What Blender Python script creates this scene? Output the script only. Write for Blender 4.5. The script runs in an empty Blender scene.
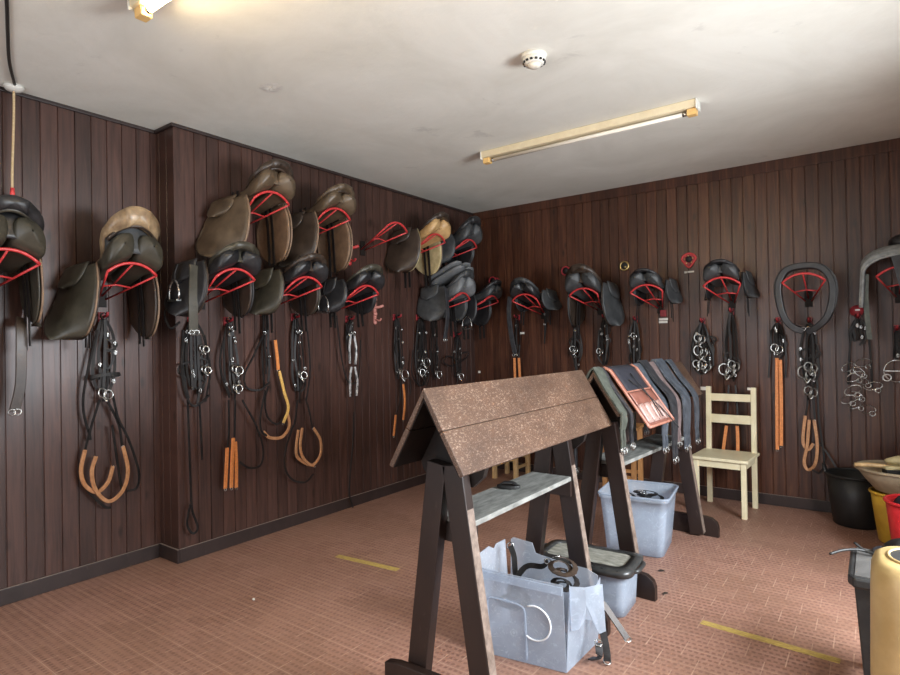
import bpy, math, random
from mathutils import Vector, Matrix
S = bpy.context.scene
COL = S.collection
PI = math.pi
R = random.Random(11)

# ------------------------------------------------------------------ room numbers (metres)
XP, XR, YP, YB, H = -3.677, -3.900, 1.990, 5.482, 2.866   # left wall face, its recess, step, back wall, ceiling
XW, YF = 1.30, -1.45                                      # right wall, wall behind the viewpoint
HB = 0.0905

# ------------------------------------------------------------------ materials
def new_mat(name):
    m = bpy.data.materials.new(name); m.use_nodes = True
    nt = m.node_tree
    for n in list(nt.nodes): nt.nodes.remove(n)
    o = nt.nodes.new('ShaderNodeOutputMaterial'); p = nt.nodes.new('ShaderNodeBsdfPrincipled')
    nt.links.new(p.outputs[0], o.inputs[0])
    return m, nt, p, o
def N(nt, typ, **kw):
    n = nt.nodes.new(typ)
    for k, v in kw.items(): setattr(n, k, v)
    return n
def math_node(nt, op, a, b=None, c=None):
    n = N(nt, 'ShaderNodeMath', operation=op)
    for i, v in enumerate((a, b, c)):
        if v is None: continue
        if hasattr(v, 'default_value') or hasattr(v, 'links'): nt.links.new(v, n.inputs[i])
        else: n.inputs[i].default_value = v
    return n.outputs[0]
def ramp(nt, fac, stops):
    n = N(nt, 'ShaderNodeValToRGB'); e = n.color_ramp.elements
    while len(e) < len(stops): e.new(0.5)
    for el, (p, c) in zip(e, stops): el.position = p; el.color = (*c, 1) if len(c) == 3 else c
    nt.links.new(fac, n.inputs[0]); return n.outputs[0]
def coords(nt, scale=(1, 1, 1), loc=(0, 0, 0)):
    t = N(nt, 'ShaderNodeTexCoord'); mp = N(nt, 'ShaderNodeMapping')
    mp.inputs['Scale'].default_value = scale; mp.inputs['Location'].default_value = loc
    nt.links.new(t.outputs['Object'], mp.inputs[0]); return mp.outputs[0]
def noise(nt, vec, scale=5, detail=4, rough=.6, dist=0):
    n = N(nt, 'ShaderNodeTexNoise')
    n.inputs['Scale'].default_value = scale; n.inputs['Detail'].default_value = detail
    n.inputs['Roughness'].default_value = rough; n.inputs['Distortion'].default_value = dist
    nt.links.new(vec, n.inputs['Vector']); return n.outputs['Fac']
def mix(nt, fac, a, b, mode='MIX'):
    n = N(nt, 'ShaderNodeMix', data_type='RGBA', blend_type=mode)
    def put(v, s):
        if hasattr(v, 'links'): nt.links.new(v, s)
        elif isinstance(v, (int, float)): s.default_value = v
        else: s.default_value = (*v, 1)
    put(fac, n.inputs[0]); put(a, n.inputs[6]); put(b, n.inputs[7]); return n.outputs[2]
def bump(nt, p, height, strength=.3, dist=.01):
    b = N(nt, 'ShaderNodeBump'); b.inputs['Strength'].default_value = strength; b.inputs['Distance'].default_value = dist
    nt.links.new(height, b.inputs['Height']); nt.links.new(b.outputs[0], p.inputs['Normal'])

def mat_mottled(name, c1, c2, rough=.5, scale=14, metallic=0, bmp=.15, stretch=(1, 1, 1), spec=.5, sheen=0):
    m, nt, p, o = new_mat(name)
    v = coords(nt, stretch); f = noise(nt, v, scale, 5, .62)
    nt.links.new(ramp(nt, f, [(.34, c1), (.68, c2)]), p.inputs['Base Color'])
    r = math_node(nt, 'MULTIPLY_ADD', f, .25, rough - .12); nt.links.new(r, p.inputs['Roughness'])
    p.inputs['Metallic'].default_value = metallic; p.inputs['Specular IOR Level'].default_value = spec
    if bmp: bump(nt, p, noise(nt, v, scale * 9, 3), bmp, .004)
    return m

def mat_boards(name, axis, phase, c_dark, c_mid, c_light, rough=.42):
    """stained tongue-and-groove boards: every board its own tone, grain along z, a few knots"""
    m, nt, p, o = new_mat(name)
    t = N(nt, 'ShaderNodeTexCoord'); s = N(nt, 'ShaderNodeSeparateXYZ'); nt.links.new(t.outputs['Object'], s.inputs[0])
    u = s.outputs[axis]
    b = math_node(nt, 'FLOOR', math_node(nt, 'MULTIPLY_ADD', u, 1 / .0908, -phase / .0908))
    wn = N(nt, 'ShaderNodeTexWhiteNoise', noise_dimensions='1D'); nt.links.new(b, wn.inputs['W'])
    cb = N(nt, 'ShaderNodeCombineXYZ')
    nt.links.new(math_node(nt, 'MULTIPLY', u, 26), cb.inputs[0])
    nt.links.new(math_node(nt, 'MULTIPLY_ADD', wn.outputs[0], 37, 0), cb.inputs[1])
    nt.links.new(math_node(nt, 'MULTIPLY', s.outputs[2], 1.3), cb.inputs[2])
    g = noise(nt, cb.outputs[0], 1.6, 6, .62, .8)
    big = noise(nt, coords(nt, (1.2, 1.2, 1.2)), 1.4, 4, .6)
    col = ramp(nt, g, [(.28, c_dark), (.52, c_mid), (.80, c_light)])
    tone = math_node(nt, 'MULTIPLY_ADD', wn.outputs[0], .5, .75)
    tc = N(nt, 'ShaderNodeCombineColor'); [nt.links.new(tone, tc.inputs[i]) for i in range(3)]
    col = mix(nt, 1, col, tc.outputs[0], 'MULTIPLY')
    # scuffs and pale scratches low down, dust specks
    sc = noise(nt, coords(nt, (5, 5, 1.1)), 6, 7, .75, 1.5)
    col = mix(nt, math_node(nt, 'MULTIPLY', ramp(nt, sc, [(.66, (0, 0, 0)), (.80, (1, 1, 1))]), .30), col, (.13, .09, .075))
    # knots
    vo = N(nt, 'ShaderNodeTexVoronoi'); nt.links.new(coords(nt, (7, 7, 2.6)), vo.inputs['Vector']); vo.inputs['Scale'].default_value = 1.0
    kn = ramp(nt, vo.outputs['Distance'], [(.04, (1, 1, 1)), (.13, (0, 0, 0))])
    col = mix(nt, math_node(nt, 'MULTIPLY', kn, .75), col, (.012, .007, .005))
    nt.links.new(col, p.inputs['Base Color'])
    nt.links.new(math_node(nt, 'MULTIPLY_ADD', big, .22, rough - .10), p.inputs['Roughness'])
    bump(nt, p, g, .12, .004)
    return m

def mat_floor():
    m, nt, p, o = new_mat('embossed red floor tiles')
    t = N(nt, 'ShaderNodeTexCoord')
    mp = N(nt, 'ShaderNodeMapping'); mp.inputs['Location'].default_value = (.026 + .0775, .007 + .07235, 0)
    nt.links.new(t.outputs['Object'], mp.inputs[0])
    s = N(nt, 'ShaderNodeSeparateXYZ'); nt.links.new(mp.outputs[0], s.inputs[0])
    ty = math_node(nt, 'DIVIDE', s.outputs[1], .1447); trow = math_node(nt, 'FLOOR', ty)
    tx = math_node(nt, 'ADD', math_node(nt, 'DIVIDE', s.outputs[0], .155), math_node(nt, 'MULTIPLY', math_node(nt, 'MODULO', trow, 2), .5))
    def line(v, w): return math_node(nt, 'LESS_THAN', math_node(nt, 'ABSOLUTE', math_node(nt, 'SUBTRACT', math_node(nt, 'FRACT', v), .5)), w)
    jv, jh = line(tx, .0125), line(ty, .0105)
    cid = N(nt, 'ShaderNodeCombineXYZ'); nt.links.new(math_node(nt, 'FLOOR', math_node(nt, 'ADD', tx, .5)), cid.inputs[0]); nt.links.new(math_node(nt, 'FLOOR', math_node(nt, 'ADD', ty, .5)), cid.inputs[1])
    wn = N(nt, 'ShaderNodeTexWhiteNoise', noise_dimensions='2D'); nt.links.new(cid.outputs[0], wn.inputs['Vector'])
    row = math_node(nt, 'FLOOR', math_node(nt, 'DIVIDE', s.outputs[1], .0362))
    sh = math_node(nt, 'MULTIPLY', math_node(nt, 'MODULO', row, 2), .5)
    fx = math_node(nt, 'FRACT', math_node(nt, 'ADD', math_node(nt, 'DIVIDE', s.outputs[0], .02583), sh))
    fy = math_node(nt, 'FRACT', math_node(nt, 'DIVIDE', s.outputs[1], .0362))
    ax = math_node(nt, 'ABSOLUTE', math_node(nt, 'SUBTRACT', fx, .5)); ay = math_node(nt, 'ABSOLUTE', math_node(nt, 'SUBTRACT', fy, .5))
    dx = math_node(nt, 'SMOOTH_MIN', math_node(nt, 'MULTIPLY', math_node(nt, 'SUBTRACT', .36, ax), 9), 1, .2)
    dy = math_node(nt, 'MULTIPLY', math_node(nt, 'SUBTRACT', .27, ay), 9)
    dash = N(nt, 'ShaderNodeClamp'); nt.links.new(math_node(nt, 'MINIMUM', dx, dy), dash.inputs[0]); dash = dash.outputs[0]
    n1 = noise(nt, t.outputs['Object'], 1.1, 5, .6); n2 = noise(nt, t.outputs['Object'], 38, 4, .7); n3 = noise(nt, t.outputs['Object'], 4.2, 5, .65)
    base = ramp(nt, n2, [(.3, (.305, .160, .117)), (.7, (.445, .252, .186))])
    dk = math_node(nt, 'MULTIPLY', dash, ramp(nt, n3, [(.3, (.35, .35, .35)), (.65, (1, 1, 1))]))
    col = mix(nt, math_node(nt, 'MULTIPLY', dk, .72), base, (.150, .062, .046))
    wear = ramp(nt, n1, [(.38, (0, 0, 0)), (.62, (1, 1, 1))])
    col = mix(nt, math_node(nt, 'MULTIPLY', wear, .45), col, (.270, .155, .100))
    mo = math_node(nt, 'MULTIPLY', math_node(nt, 'MAXIMUM', math_node(nt, 'MULTIPLY', jv, math_node(nt, 'MULTIPLY_ADD', wn.outputs[0], .8, .2)), math_node(nt, 'MULTIPLY', jh, .60)), ramp(nt, n3, [(.3, (.25, .25, .25)), (.6, (1, 1, 1))]))
    col = mix(nt, math_node(nt, 'MULTIPLY', mo, .85), col, (.66, .46, .34))
    tv = mix(nt, wn.outputs[0], (1, 1, 1), (.86, .84, .83))
    col = mix(nt, 1, col, tv, 'MULTIPLY')
    nt.links.new(col, p.inputs['Base Color'])
    nt.links.new(math_node(nt, 'MULTIPLY_ADD', n3, .25, .36), p.inputs['Roughness'])
    p.inputs['Specular IOR Level'].default_value = .42
    bump(nt, p, math_node(nt, 'SUBTRACT', 1, dash), .35, .002)
    return m

def mat_ceiling():
    m, nt, p, o = new_mat('off-white ceiling paint')
    v = coords(nt)
    a = noise(nt, v, 1.3, 6, .62, .6); b = noise(nt, v, 3.4, 6, .6, .4)
    col = ramp(nt, a, [(.3, (.70, .685, .61)), (.62, (.81, .80, .73))])
    st = ramp(nt, b, [(.66, (0, 0, 0)), (.73, (1, 1, 1))])
    col = mix(nt, math_node(nt, 'MULTIPLY', st, .30), col, (.38, .36, .33))
    nt.links.new(col, p.inputs['Base Color']); p.inputs['Roughness'].default_value = .85; p.inputs['Specular IOR Level'].default_value = .2
    bump(nt, p, noise(nt, v, 14, 5), .22, .01)
    return m

def mat_roof():
    m, nt, p, o = new_mat('chipped brown paint on rack boards')
    v = coords(nt); vs = coords(nt, (1, .45, 1))
    a = noise(nt, vs, 150, 7, .80, .4); b = noise(nt, coords(nt, (1, .5, 1)), 3.2, 6, .68); c = noise(nt, v, 190, 3, .7)
    col = ramp(nt, b, [(.3, (.048, .027, .018)), (.7, (.135, .072, .044))])
    chips = math_node(nt, 'MULTIPLY', ramp(nt, a, [(.53, (0, 0, 0)), (.63, (1, 1, 1))]), ramp(nt, b, [(.34, (.10, .10, .10)), (.66, (1, 1, 1))]))
    col = mix(nt, math_node(nt, 'MULTIPLY', chips, .75), col, (.56, .43, .33))
    col = mix(nt, math_node(nt, 'MULTIPLY', ramp(nt, c, [(.6, (0, 0, 0)), (.72, (1, 1, 1))]), .35), col, (.05, .027, .018))
    nt.links.new(col, p.inputs['Base Color'])
    nt.links.new(math_node(nt, 'MULTIPLY_ADD', a, .35, .28), p.inputs['Roughness'])
    bump(nt, p, a, .5, .003)
    return m

def mat_worn_edge(name, c, edge, rough=.5, amount=.5, dust=0):
    """dark paint rubbed through to pale wood in streaks"""
    m, nt, p, o = new_mat(name)
    v = coords(nt, (3, 3, 1)); a = noise(nt, v, 9, 6, .7, 1)
    col = ramp(nt, noise(nt, v, 3, 4), [(.3, tuple(x * .75 for x in c)), (.7, tuple(x * 1.25 for x in c))])
    w = ramp(nt, a, [(.62, (0, 0, 0)), (.78, (1, 1, 1))])
    col = mix(nt, math_node(nt, 'MULTIPLY', w, amount), col, edge)
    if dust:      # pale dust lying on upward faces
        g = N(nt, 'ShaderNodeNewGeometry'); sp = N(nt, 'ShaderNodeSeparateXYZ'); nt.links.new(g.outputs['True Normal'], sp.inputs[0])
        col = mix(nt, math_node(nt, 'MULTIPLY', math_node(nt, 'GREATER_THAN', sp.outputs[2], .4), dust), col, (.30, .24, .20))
    nt.links.new(col, p.inputs['Base Color']); p.inputs['Roughness'].default_value = rough
    bump(nt, p, a, .15, .004)
    return m

def mat_plastic(name, col, alpha):
    """cloudy translucent tub plastic"""
    m, nt, p, o = new_mat(name)
    v = coords(nt); a = noise(nt, v, 7, 7, .7, 2.0)
    p.inputs['Roughness'].default_value = .28
    nt.links.new(ramp(nt, a, [(.35, tuple(c * .8 for c in col)), (.7, col)]), p.inputs['Base Color'])
    tl = N(nt, 'ShaderNodeBsdfTranslucent'); tl.inputs[0].default_value = (*col, 1)
    m1 = N(nt, 'ShaderNodeMixShader'); m1.inputs[0].default_value = .35
    nt.links.new(p.outputs[0], m1.inputs[1]); nt.links.new(tl.outputs[0], m1.inputs[2])
    tr = N(nt, 'ShaderNodeBsdfTransparent'); tr.inputs[0].default_value = (.86, .90, .95, 1)
    m2 = N(nt, 'ShaderNodeMixShader')
    sc = ramp(nt, noise(nt, coords(nt, (1, 1, 1)), 16, 6, .75, 3), [(.55, (0, 0, 0)), (.75, (1, 1, 1))])
    nt.links.new(math_node(nt, 'MULTIPLY_ADD', sc, .25, alpha), m2.inputs[0])
    nt.links.new(tr.outputs[0], m2.inputs[1]); nt.links.new(m1.outputs[0], m2.inputs[2]); nt.links.new(m2.outputs[0], o.inputs[0])
    return m

def mat_emit(name, col, strength):
    m, nt, p, o = new_mat(name)
    p.inputs['Base Color'].default_value = (*col, 1)
    p.inputs['Emission Color'].default_value = (*col, 1); p.inputs['Emission Strength'].default_value = strength
    return m

M = {
 'wall_left': mat_boards('dark stained boards, left', 1, 1.132, (.026, .0122, .0090), (.060, .0275, .0205), (.100, .0475, .0350), .38),
 'wall_back': mat_boards('red-brown stained boards, back', 0, -.074, (.027, .0088, .0050), (.068, .0240, .0130), (.140, .0610, .0290), .33),
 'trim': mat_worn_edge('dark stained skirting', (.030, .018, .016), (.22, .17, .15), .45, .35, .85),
 'floor': mat_floor(), 'ceiling': mat_ceiling(),
 'plaster': mat_mottled('cream plaster', (.45, .42, .37), (.55, .52, .46), .8, 5),
 'roof': mat_roof(),
 'rack': mat_worn_edge('dark brown rack paint', (.020, .0105, .008), (.16, .12, .095), .42, .4),
 'rack_edge': mat_mottled('bare timber edge', (.12, .085, .065), (.27, .205, .165), .6, 30),
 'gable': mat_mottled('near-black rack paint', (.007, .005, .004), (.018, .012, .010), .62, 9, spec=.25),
 'shelf': mat_mottled('weathered grey shelf board', (.125, .125, .115), (.30, .30, .275), .65, 16, stretch=(3, .6, 1), bmp=.3),
 'red': mat_mottled('red painted steel', (.46, .026, .030), (.66, .060, .058), .36, 30, bmp=.05),
 'red_dark': mat_mottled('dull red paint', (.20, .012, .018), (.38, .03, .04), .45, 30, bmp=.1),
 'salmon': mat_mottled('faded pink paint', (.45, .17, .14), (.62, .27, .22), .5, 30),
 'polished': mat_mottled('glossy black and silver wrap', (.02, .02, .02), (.62, .61, .60), .25, 55, bmp=0, stretch=(1, 1, .35)),  # pale flecks paint the highlights of the shiny leads into their black
 'steel_dull': mat_mottled('dull buckle steel', (.16, .16, .155), (.62, .61, .58), .34, 90, 1, 0),
 'chrome': mat_mottled('polished steel', (.42, .42, .41), (.62, .62, .60), .26, 20, 1, 0),
 'brass': mat_mottled('tarnished brass', (.45, .33, .14), (.70, .52, .22), .32, 20, 1, 0),
 'black': mat_mottled('black bridle leather', (.007, .006, .006), (.022, .019, .018), .55, 22, spec=.35),
 'black2': mat_mottled('black saddle leather', (.010, .010, .011), (.030, .029, .031), .42, 12),
 'grey': mat_mottled('grey-black synthetic leather', (.030, .032, .034), (.075, .078, .080), .50, 10),
 'grey_light': mat_mottled('grey suede panel', (.10, .105, .11), (.19, .195, .20), .55, 10),
 'olive': mat_mottled('dark olive leather', (.030, .027, .019), (.068, .060, .043), .42, 9),
 'brown': mat_mottled('worn brown leather', (.060, .040, .024), (.135, .094, .058), .42, 8),
 'brown_dark': mat_mottled('dark brown leather', (.026, .017, .012), (.062, .041, .029), .40, 8),
 'tan': mat_mottled('rubbed tan leather', (.21, .135, .075), (.42, .29, .16), .42, 8),
 'tan_worn': mat_mottled('shiny worn tan seat leather', (.115, .070, .040), (.46, .33, .19), .34, 7),
 'lining': mat_mottled('pale brown flap lining', (.14, .088, .055), (.27, .175, .11), .55, 10),
 'orange_panel': mat_mottled('orange tan panel leather', (.42, .24, .09), (.66, .43, .20), .45, 9),
 'cream_panel': mat_mottled('pale wool panel', (.40, .32, .16), (.62, .52, .29), .7, 14),
 'orange': mat_mottled('orange rubber grip', (.60, .19, .05), (.80, .30, .09), .5, 60, bmp=.4),
 'orange_pale': mat_mottled('pale tan rein leather', (.40, .18, .075), (.60, .31, .15), .5, 40),
 'yellow_rein': mat_mottled('yellow webbing', (.62, .36, .08), (.80, .50, .16), .55, 40),
 'navy': mat_mottled('navy cotton', (.009, .009, .014), (.022, .022, .032), .75, 40),
 'white_fleece': mat_mottled('off-white fleece', (.52, .52, .50), (.75, .75, .72), .8, 60, bmp=.5),
 'white': mat_mottled('white plastic', (.66, .64, .58), (.78, .76, .70), .4, 20, bmp=0),
 'cream': mat_mottled('cream chair paint', (.74, .65, .42), (.84, .76, .53), .42, 10, bmp=.08),
 'pine': mat_mottled('pale pine', (.44, .27, .12), (.62, .42, .21), .5, 8, stretch=(4, 4, 1)),
 'pine_orange': mat_mottled('orange pine', (.34, .15, .05), (.50, .25, .09), .45, 8, stretch=(4, 4, 1)),
 'tub': mat_plastic('cloudy clear plastic', (.82, .88, .96), .38),
 'tub2': mat_plastic('cloudy clear plastic, bluish', (.78, .86, .96), .42),
 'scratch': mat_mottled('white scratched plastic', (.80, .82, .85), (.88, .90, .92), .5, 30, bmp=0),
 'lid': mat_mottled('black lid rim plastic', (.018, .018, .018), (.05, .05, .048), .30, 14),
 'lid_dust': mat_mottled('dusty lid panel', (.13, .125, .10), (.36, .35, .30), .65, 16, stretch=(1, 2.5, 1)),
 'bucket_black': mat_mottled('black bucket rubber', (.008, .008, .008), (.018, .017, .016), .5, 10),
 'bucket_yellow': mat_mottled('yellow bucket plastic', (.48, .27, .025), (.60, .36, .04), .4, 10),
 'bucket_red': mat_mottled('red bucket plastic', (.50, .018, .022), (.62, .03, .035), .35, 10),
 'trug': mat_mottled('beige trug plastic', (.27, .205, .13), (.37, .29, .19), .5, 12),
 'heater': mat_mottled('yellowed casing plastic', (.40, .28, .115), (.50, .36, .165), .42, 10, bmp=.05),
 'sticker': mat_mottled('pale grey sticker', (.45, .44, .40), (.60, .58, .54), .45, 30, bmp=0),
 'dark_slot': mat_mottled('dark opening', (.006, .006, .006), (.015, .014, .012), .7, 10, bmp=0),
 'stool_black': mat_mottled('black step plastic', (.014, .014, .014), (.032, .031, .030), .45, 10),
 'stool_top': mat_mottled('scuffed grey step top', (.055, .053, .050), (.105, .10, .095), .45, 10),
 'tape': mat_mottled('worn yellow floor tape', (.34, .22, .08), (.66, .50, .12), .55, 45, stretch=(.6, 3, 1)),
 'batten': mat_mottled('yellowed lamp batten', (.66, .55, .36), (.76, .66, .46), .4, 10, bmp=0),
 'lampholder': mat_mottled('orange-yellow lampholder', (.70, .42, .14), (.82, .55, .22), .4, 10, bmp=0),
 'tube_off': mat_mottled('unlit tube glass', (.74, .68, .58), (.80, .75, .66), .18, 6, bmp=0),
 'tube_on': mat_emit('lit fluorescent tube', (1.0, .76, .42), 80),
 'cable': mat_mottled('black cable sheath', (.012, .010, .008), (.03, .024, .02), .5, 20),
 'string': mat_mottled('tan cord', (.48, .34, .18), (.64, .48, .28), .7, 90),
 'bag_leather': mat_mottled('red-brown bag leather', (.17, .062, .043), (.28, .115, .085), .42, 14),
 'bag_edge': mat_mottled('salmon leather binding', (.30, .115, .075), (.44, .20, .145), .5, 24),
 'pocket': mat_mottled('pale pink pocket leather', (.26, .145, .12), (.46, .31, .27), .36, 12),
 'girth_green': mat_mottled('grey-green webbing girth', (.040, .045, .035), (.085, .092, .074), .6, 26),
 'girth_blue': mat_mottled('blue-grey girth', (.030, .036, .045), (.105, .118, .138), .50, 20),
 'girth_black': mat_mottled('black girth', (.014, .014, .016), (.042, .043, .048), .5, 20),
 'girth_pink': mat_mottled('faded brown girth', (.12, .082, .076), (.21, .155, .15), .55, 20),
 'dirt': mat_mottled('dry leaf', (.02, .014, .01), (.05, .036, .025), .8, 30),
 'pad_grey': mat_mottled('grey felt pad', (.17, .175, .17), (.32, .33, .32), .8, 26),
}

# ------------------------------------------------------------------ mesh collector
def catmull(pts, n=6, closed=False):
    P = [Vector(p) for p in pts]
    if len(P) < 3 and not closed:
        return [P[0].lerp(P[-1], i / n) for i in range(n + 1)]
    out = []; L = len(P)
    rng = range(L) if closed else range(L - 1)
    for i in rng:
        p1, p2 = P[i], P[(i + 1) % L]
        p0 = P[i - 1] if (i > 0 or closed) else p1 + (p1 - p2)
        p3 = P[(i + 2) % L] if (i + 2 < L or closed) else p2 + (p2 - p1)
        for k in range(n):
            t = k / n
            out.append(.5 * ((2 * p1) + (p2 - p0) * t + (2 * p0 - 5 * p1 + 4 * p2 - p3) * t * t + (3 * p1 - p0 - 3 * p2 + p3) * t ** 3))
    if not closed: out.append(P[-1])
    return out

class MB:
    def __init__(s): s.v = []; s.f = []; s.sm = []
    def add(s, vs, fs, smooth=False):
        b = len(s.v); s.v += [tuple(v) for v in vs]
        for f in fs: s.f.append(tuple(i + b for i in f)); s.sm.append(smooth)
        return s
    def box(s, c, d, rot=None):
        x, y, z = (k / 2 for k in d)
        vs = [Vector((sx * x, sy * y, sz * z)) for sx in (-1, 1) for sy in (-1, 1) for sz in (-1, 1)]
        if rot: vs = [rot @ v for v in vs]
        c = Vector(c)
        return s.add([v + c for v in vs], [(0, 1, 3, 2), (4, 6, 7, 5), (0, 4, 5, 1), (2, 3, 7, 6), (0, 2, 6, 4), (1, 5, 7, 3)])
    def beam(s, a, b, w, t, side=(1, 0, 0)):
        """a timber from a to b, w wide along side, t thick"""
        a, b = Vector(a), Vector(b); d = (b - a).normalized(); sd = Vector(side)
        sd = (sd - d * sd.dot(d)).normalized(); th = d.cross(sd)
        vs = [p + sd * (i * w / 2) + th * (j * t / 2) for p in (a, b) for i in (-1, 1) for j in (-1, 1)]
        return s.add(vs, [(0, 1, 3, 2), (4, 6, 7, 5), (0, 4, 5, 1), (2, 3, 7, 6), (0, 2, 6, 4), (1, 5, 7, 3)])
    def prism(s, poly, d):
        """closed polygon (3D points) pushed along d"""
        n = len(poly); d = Vector(d); P = [Vector(p) for p in poly]
        return s.add(P + [p + d for p in P], [tuple(range(n - 1, -1, -1)), tuple(range(n, 2 * n))] + [(i, (i + 1) % n, n + (i + 1) % n, n + i) for i in range(n)])
    def tube(s, pts, r, n=7, closed=False):
        P = [Vector(p) for p in pts]; L = len(P); rr = r if isinstance(r, (list, tuple)) else [r] * L
        T = []
        for i in range(L):
            a = P[i - 1] if (i > 0 or closed) else P[i]; b = P[(i + 1) % L] if (i + 1 < L or closed) else P[i]
            t = (b - a); T.append(t.normalized() if t.length > 1e-9 else Vector((0, 0, 1)))
        up = Vector((0, 0, 1)) if abs(T[0].z) < .9 else Vector((1, 0, 0))
        nr = (up - T[0] * up.dot(T[0])).normalized(); vs = []
        for i in range(L):
            nr = nr - T[i] * nr.dot(T[i]); nr = nr.normalized() if nr.length > 1e-6 else T[i].orthogonal().normalized()
            bn = T[i].cross(nr)
            vs += [P[i] + (nr * math.cos(2 * PI * k / n) + bn * math.sin(2 * PI * k / n)) * rr[i] for k in range(n)]
        fs = []
        for i in range(L if closed else L - 1):
            j = (i + 1) % L
            fs += [(i * n + k, i * n + (k + 1) % n, j * n + (k + 1) % n, j * n + k) for k in range(n)]
        if not closed: fs += [tuple(range(n - 1, -1, -1)), tuple((L - 1) * n + k for k in range(n))]
        return s.add(vs, fs, True)
    def strap(s, pts, w, t, nrm=(0, -1, 0), closed=False):
        """flat strap along pts, flat side facing nrm (vector or one per point)"""
        P = [Vector(p) for p in pts]; L = len(P); vs = []
        ww = w if isinstance(w, (list, tuple)) else [w] * L
        for i in range(L):
            a = P[i - 1] if (i > 0 or closed) else P[i]; b = P[(i + 1) % L] if (i + 1 < L or closed) else P[i]
            d = (b - a); d = d.normalized() if d.length > 1e-9 else Vector((0, 0, -1))
            nn = Vector(nrm[i]) if isinstance(nrm, list) else Vector(nrm)
            nn = nn - d * nn.dot(d)
            nn = nn.normalized() if nn.length > .05 else d.orthogonal().normalized()
            sd = d.cross(nn)
            for (i2, j2) in ((-1, -1), (1, -1), (1, 1), (-1, 1)):
                vs.append(P[i] + sd * (i2 * ww[i] / 2) + nn * (j2 * t / 2))
        fs = []
        for i in range(L if closed else L - 1):
            j = (i + 1) % L
            fs += [(i * 4 + k, i * 4 + (k + 1) % 4, j * 4 + (k + 1) % 4, j * 4 + k) for k in range(4)]
        if not closed: fs += [(3, 2, 1, 0), tuple((L - 1) * 4 + k for k in range(4))]
        return s.add(vs, fs)
    def ring(s, c, r, r2, nrm=(0, -1, 0), n=18, m=6, sx=1, sy=1, tilt=0):
        nz = Vector(nrm).normalized(); u = Vector((1, 0, 0)) if abs(nz.x) < .9 else Vector((0, 1, 0))
        u = (u - nz * u.dot(nz)).normalized(); v = nz.cross(u); c = Vector(c)
        if tilt: u, v = u * math.cos(tilt) + v * math.sin(tilt), v * math.cos(tilt) - u * math.sin(tilt)
        return s.tube([c + u * (r * sx * math.cos(2 * PI * k / n)) + v * (r * sy * math.sin(2 * PI * k / n)) for k in range(n)], r2, m, True)
    def grid(s, fn, nu, nv, closed_u=False, smooth=True, flip=False):
        vs = [fn(i / nu, j / nv) for i in range(nu + (0 if closed_u else 1)) for j in range(nv + 1)]
        fs = []; k = nv + 1; cnt = nu
        for i in range(cnt):
            i2 = (i + 1) % nu if closed_u else i + 1
            for j in range(nv):
                f = (i * k + j, i2 * k + j, i2 * k + j + 1, i * k + j + 1)
                fs.append(f[::-1] if flip else f)
        return s.add(vs, fs, smooth)
    def lathe(s, prof, n=28, c=(0, 0, 0), cap=True, sx=1, sy=1):
        c = Vector(c); L = len(prof)
        vs = [c + Vector((r * sx * math.cos(2 * PI * k / n), r * sy * math.sin(2 * PI * k / n), z)) for r, z in prof for k in range(n)]
        fs = [(i * n + k, i * n + (k + 1) % n, (i + 1) * n + (k + 1) % n, (i + 1) * n + k) for i in range(L - 1) for k in range(n)]
        if cap: fs += [tuple(range(n - 1, -1, -1)), tuple((L - 1) * n + k for k in range(n))]
        return s.add(vs, fs, True)
    def ball(s, c, r, n=12, m=8):
        rx, ry, rz = r if isinstance(r, (tuple, list)) else (r, r, r); c = Vector(c)
        return s.grid(lambda u, v: c + Vector((rx * math.sin(PI * v) * math.cos(2 * PI * u), ry * math.sin(PI * v) * math.sin(2 * PI * u), rz * math.cos(PI * v))), n, m, True)
    def build(s, name, mat, parent=None, bevel=0, solid=0, sub=0, offset=0, **tags):
        me = bpy.data.meshes.new(name); me.from_pydata(s.v, [], s.f); me.update()
        me.polygons.foreach_set('use_smooth', s.sm)
        o = bpy.data.objects.new(name, me); COL.objects.link(o)
        me.materials.append(M[mat] if isinstance(mat, str) else mat)
        if parent is not None: o.parent = parent
        if solid:
            q = o.modifiers.new('solid', 'SOLIDIFY'); q.thickness = solid; q.offset = offset
        if bevel:
            q = o.modifiers.new('bevel', 'BEVEL'); q.width = bevel; q.segments = 2; q.limit_method = 'ANGLE'
        if sub:
            q = o.modifiers.new('sub', 'SUBSURF'); q.levels = q.render_levels = sub
        for k, v in tags.items(): o[k] = v
        return o

def thing(name, label, cat, loc=(0, 0, 0), rotz=0, group=None):
    o = bpy.data.objects.new(name, None); o.empty_display_size = .05; COL.objects.link(o)
    o.location = loc; o.rotation_euler = (0, 0, rotz); o['label'] = label; o['category'] = cat
    if group: o['group'] = group
    return o
def tag(o, label, cat, group=None):
    o['label'] = label; o['category'] = cat
    if group: o['group'] = group
    return o
def struct(o): o['kind'] = 'structure'; return o

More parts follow.
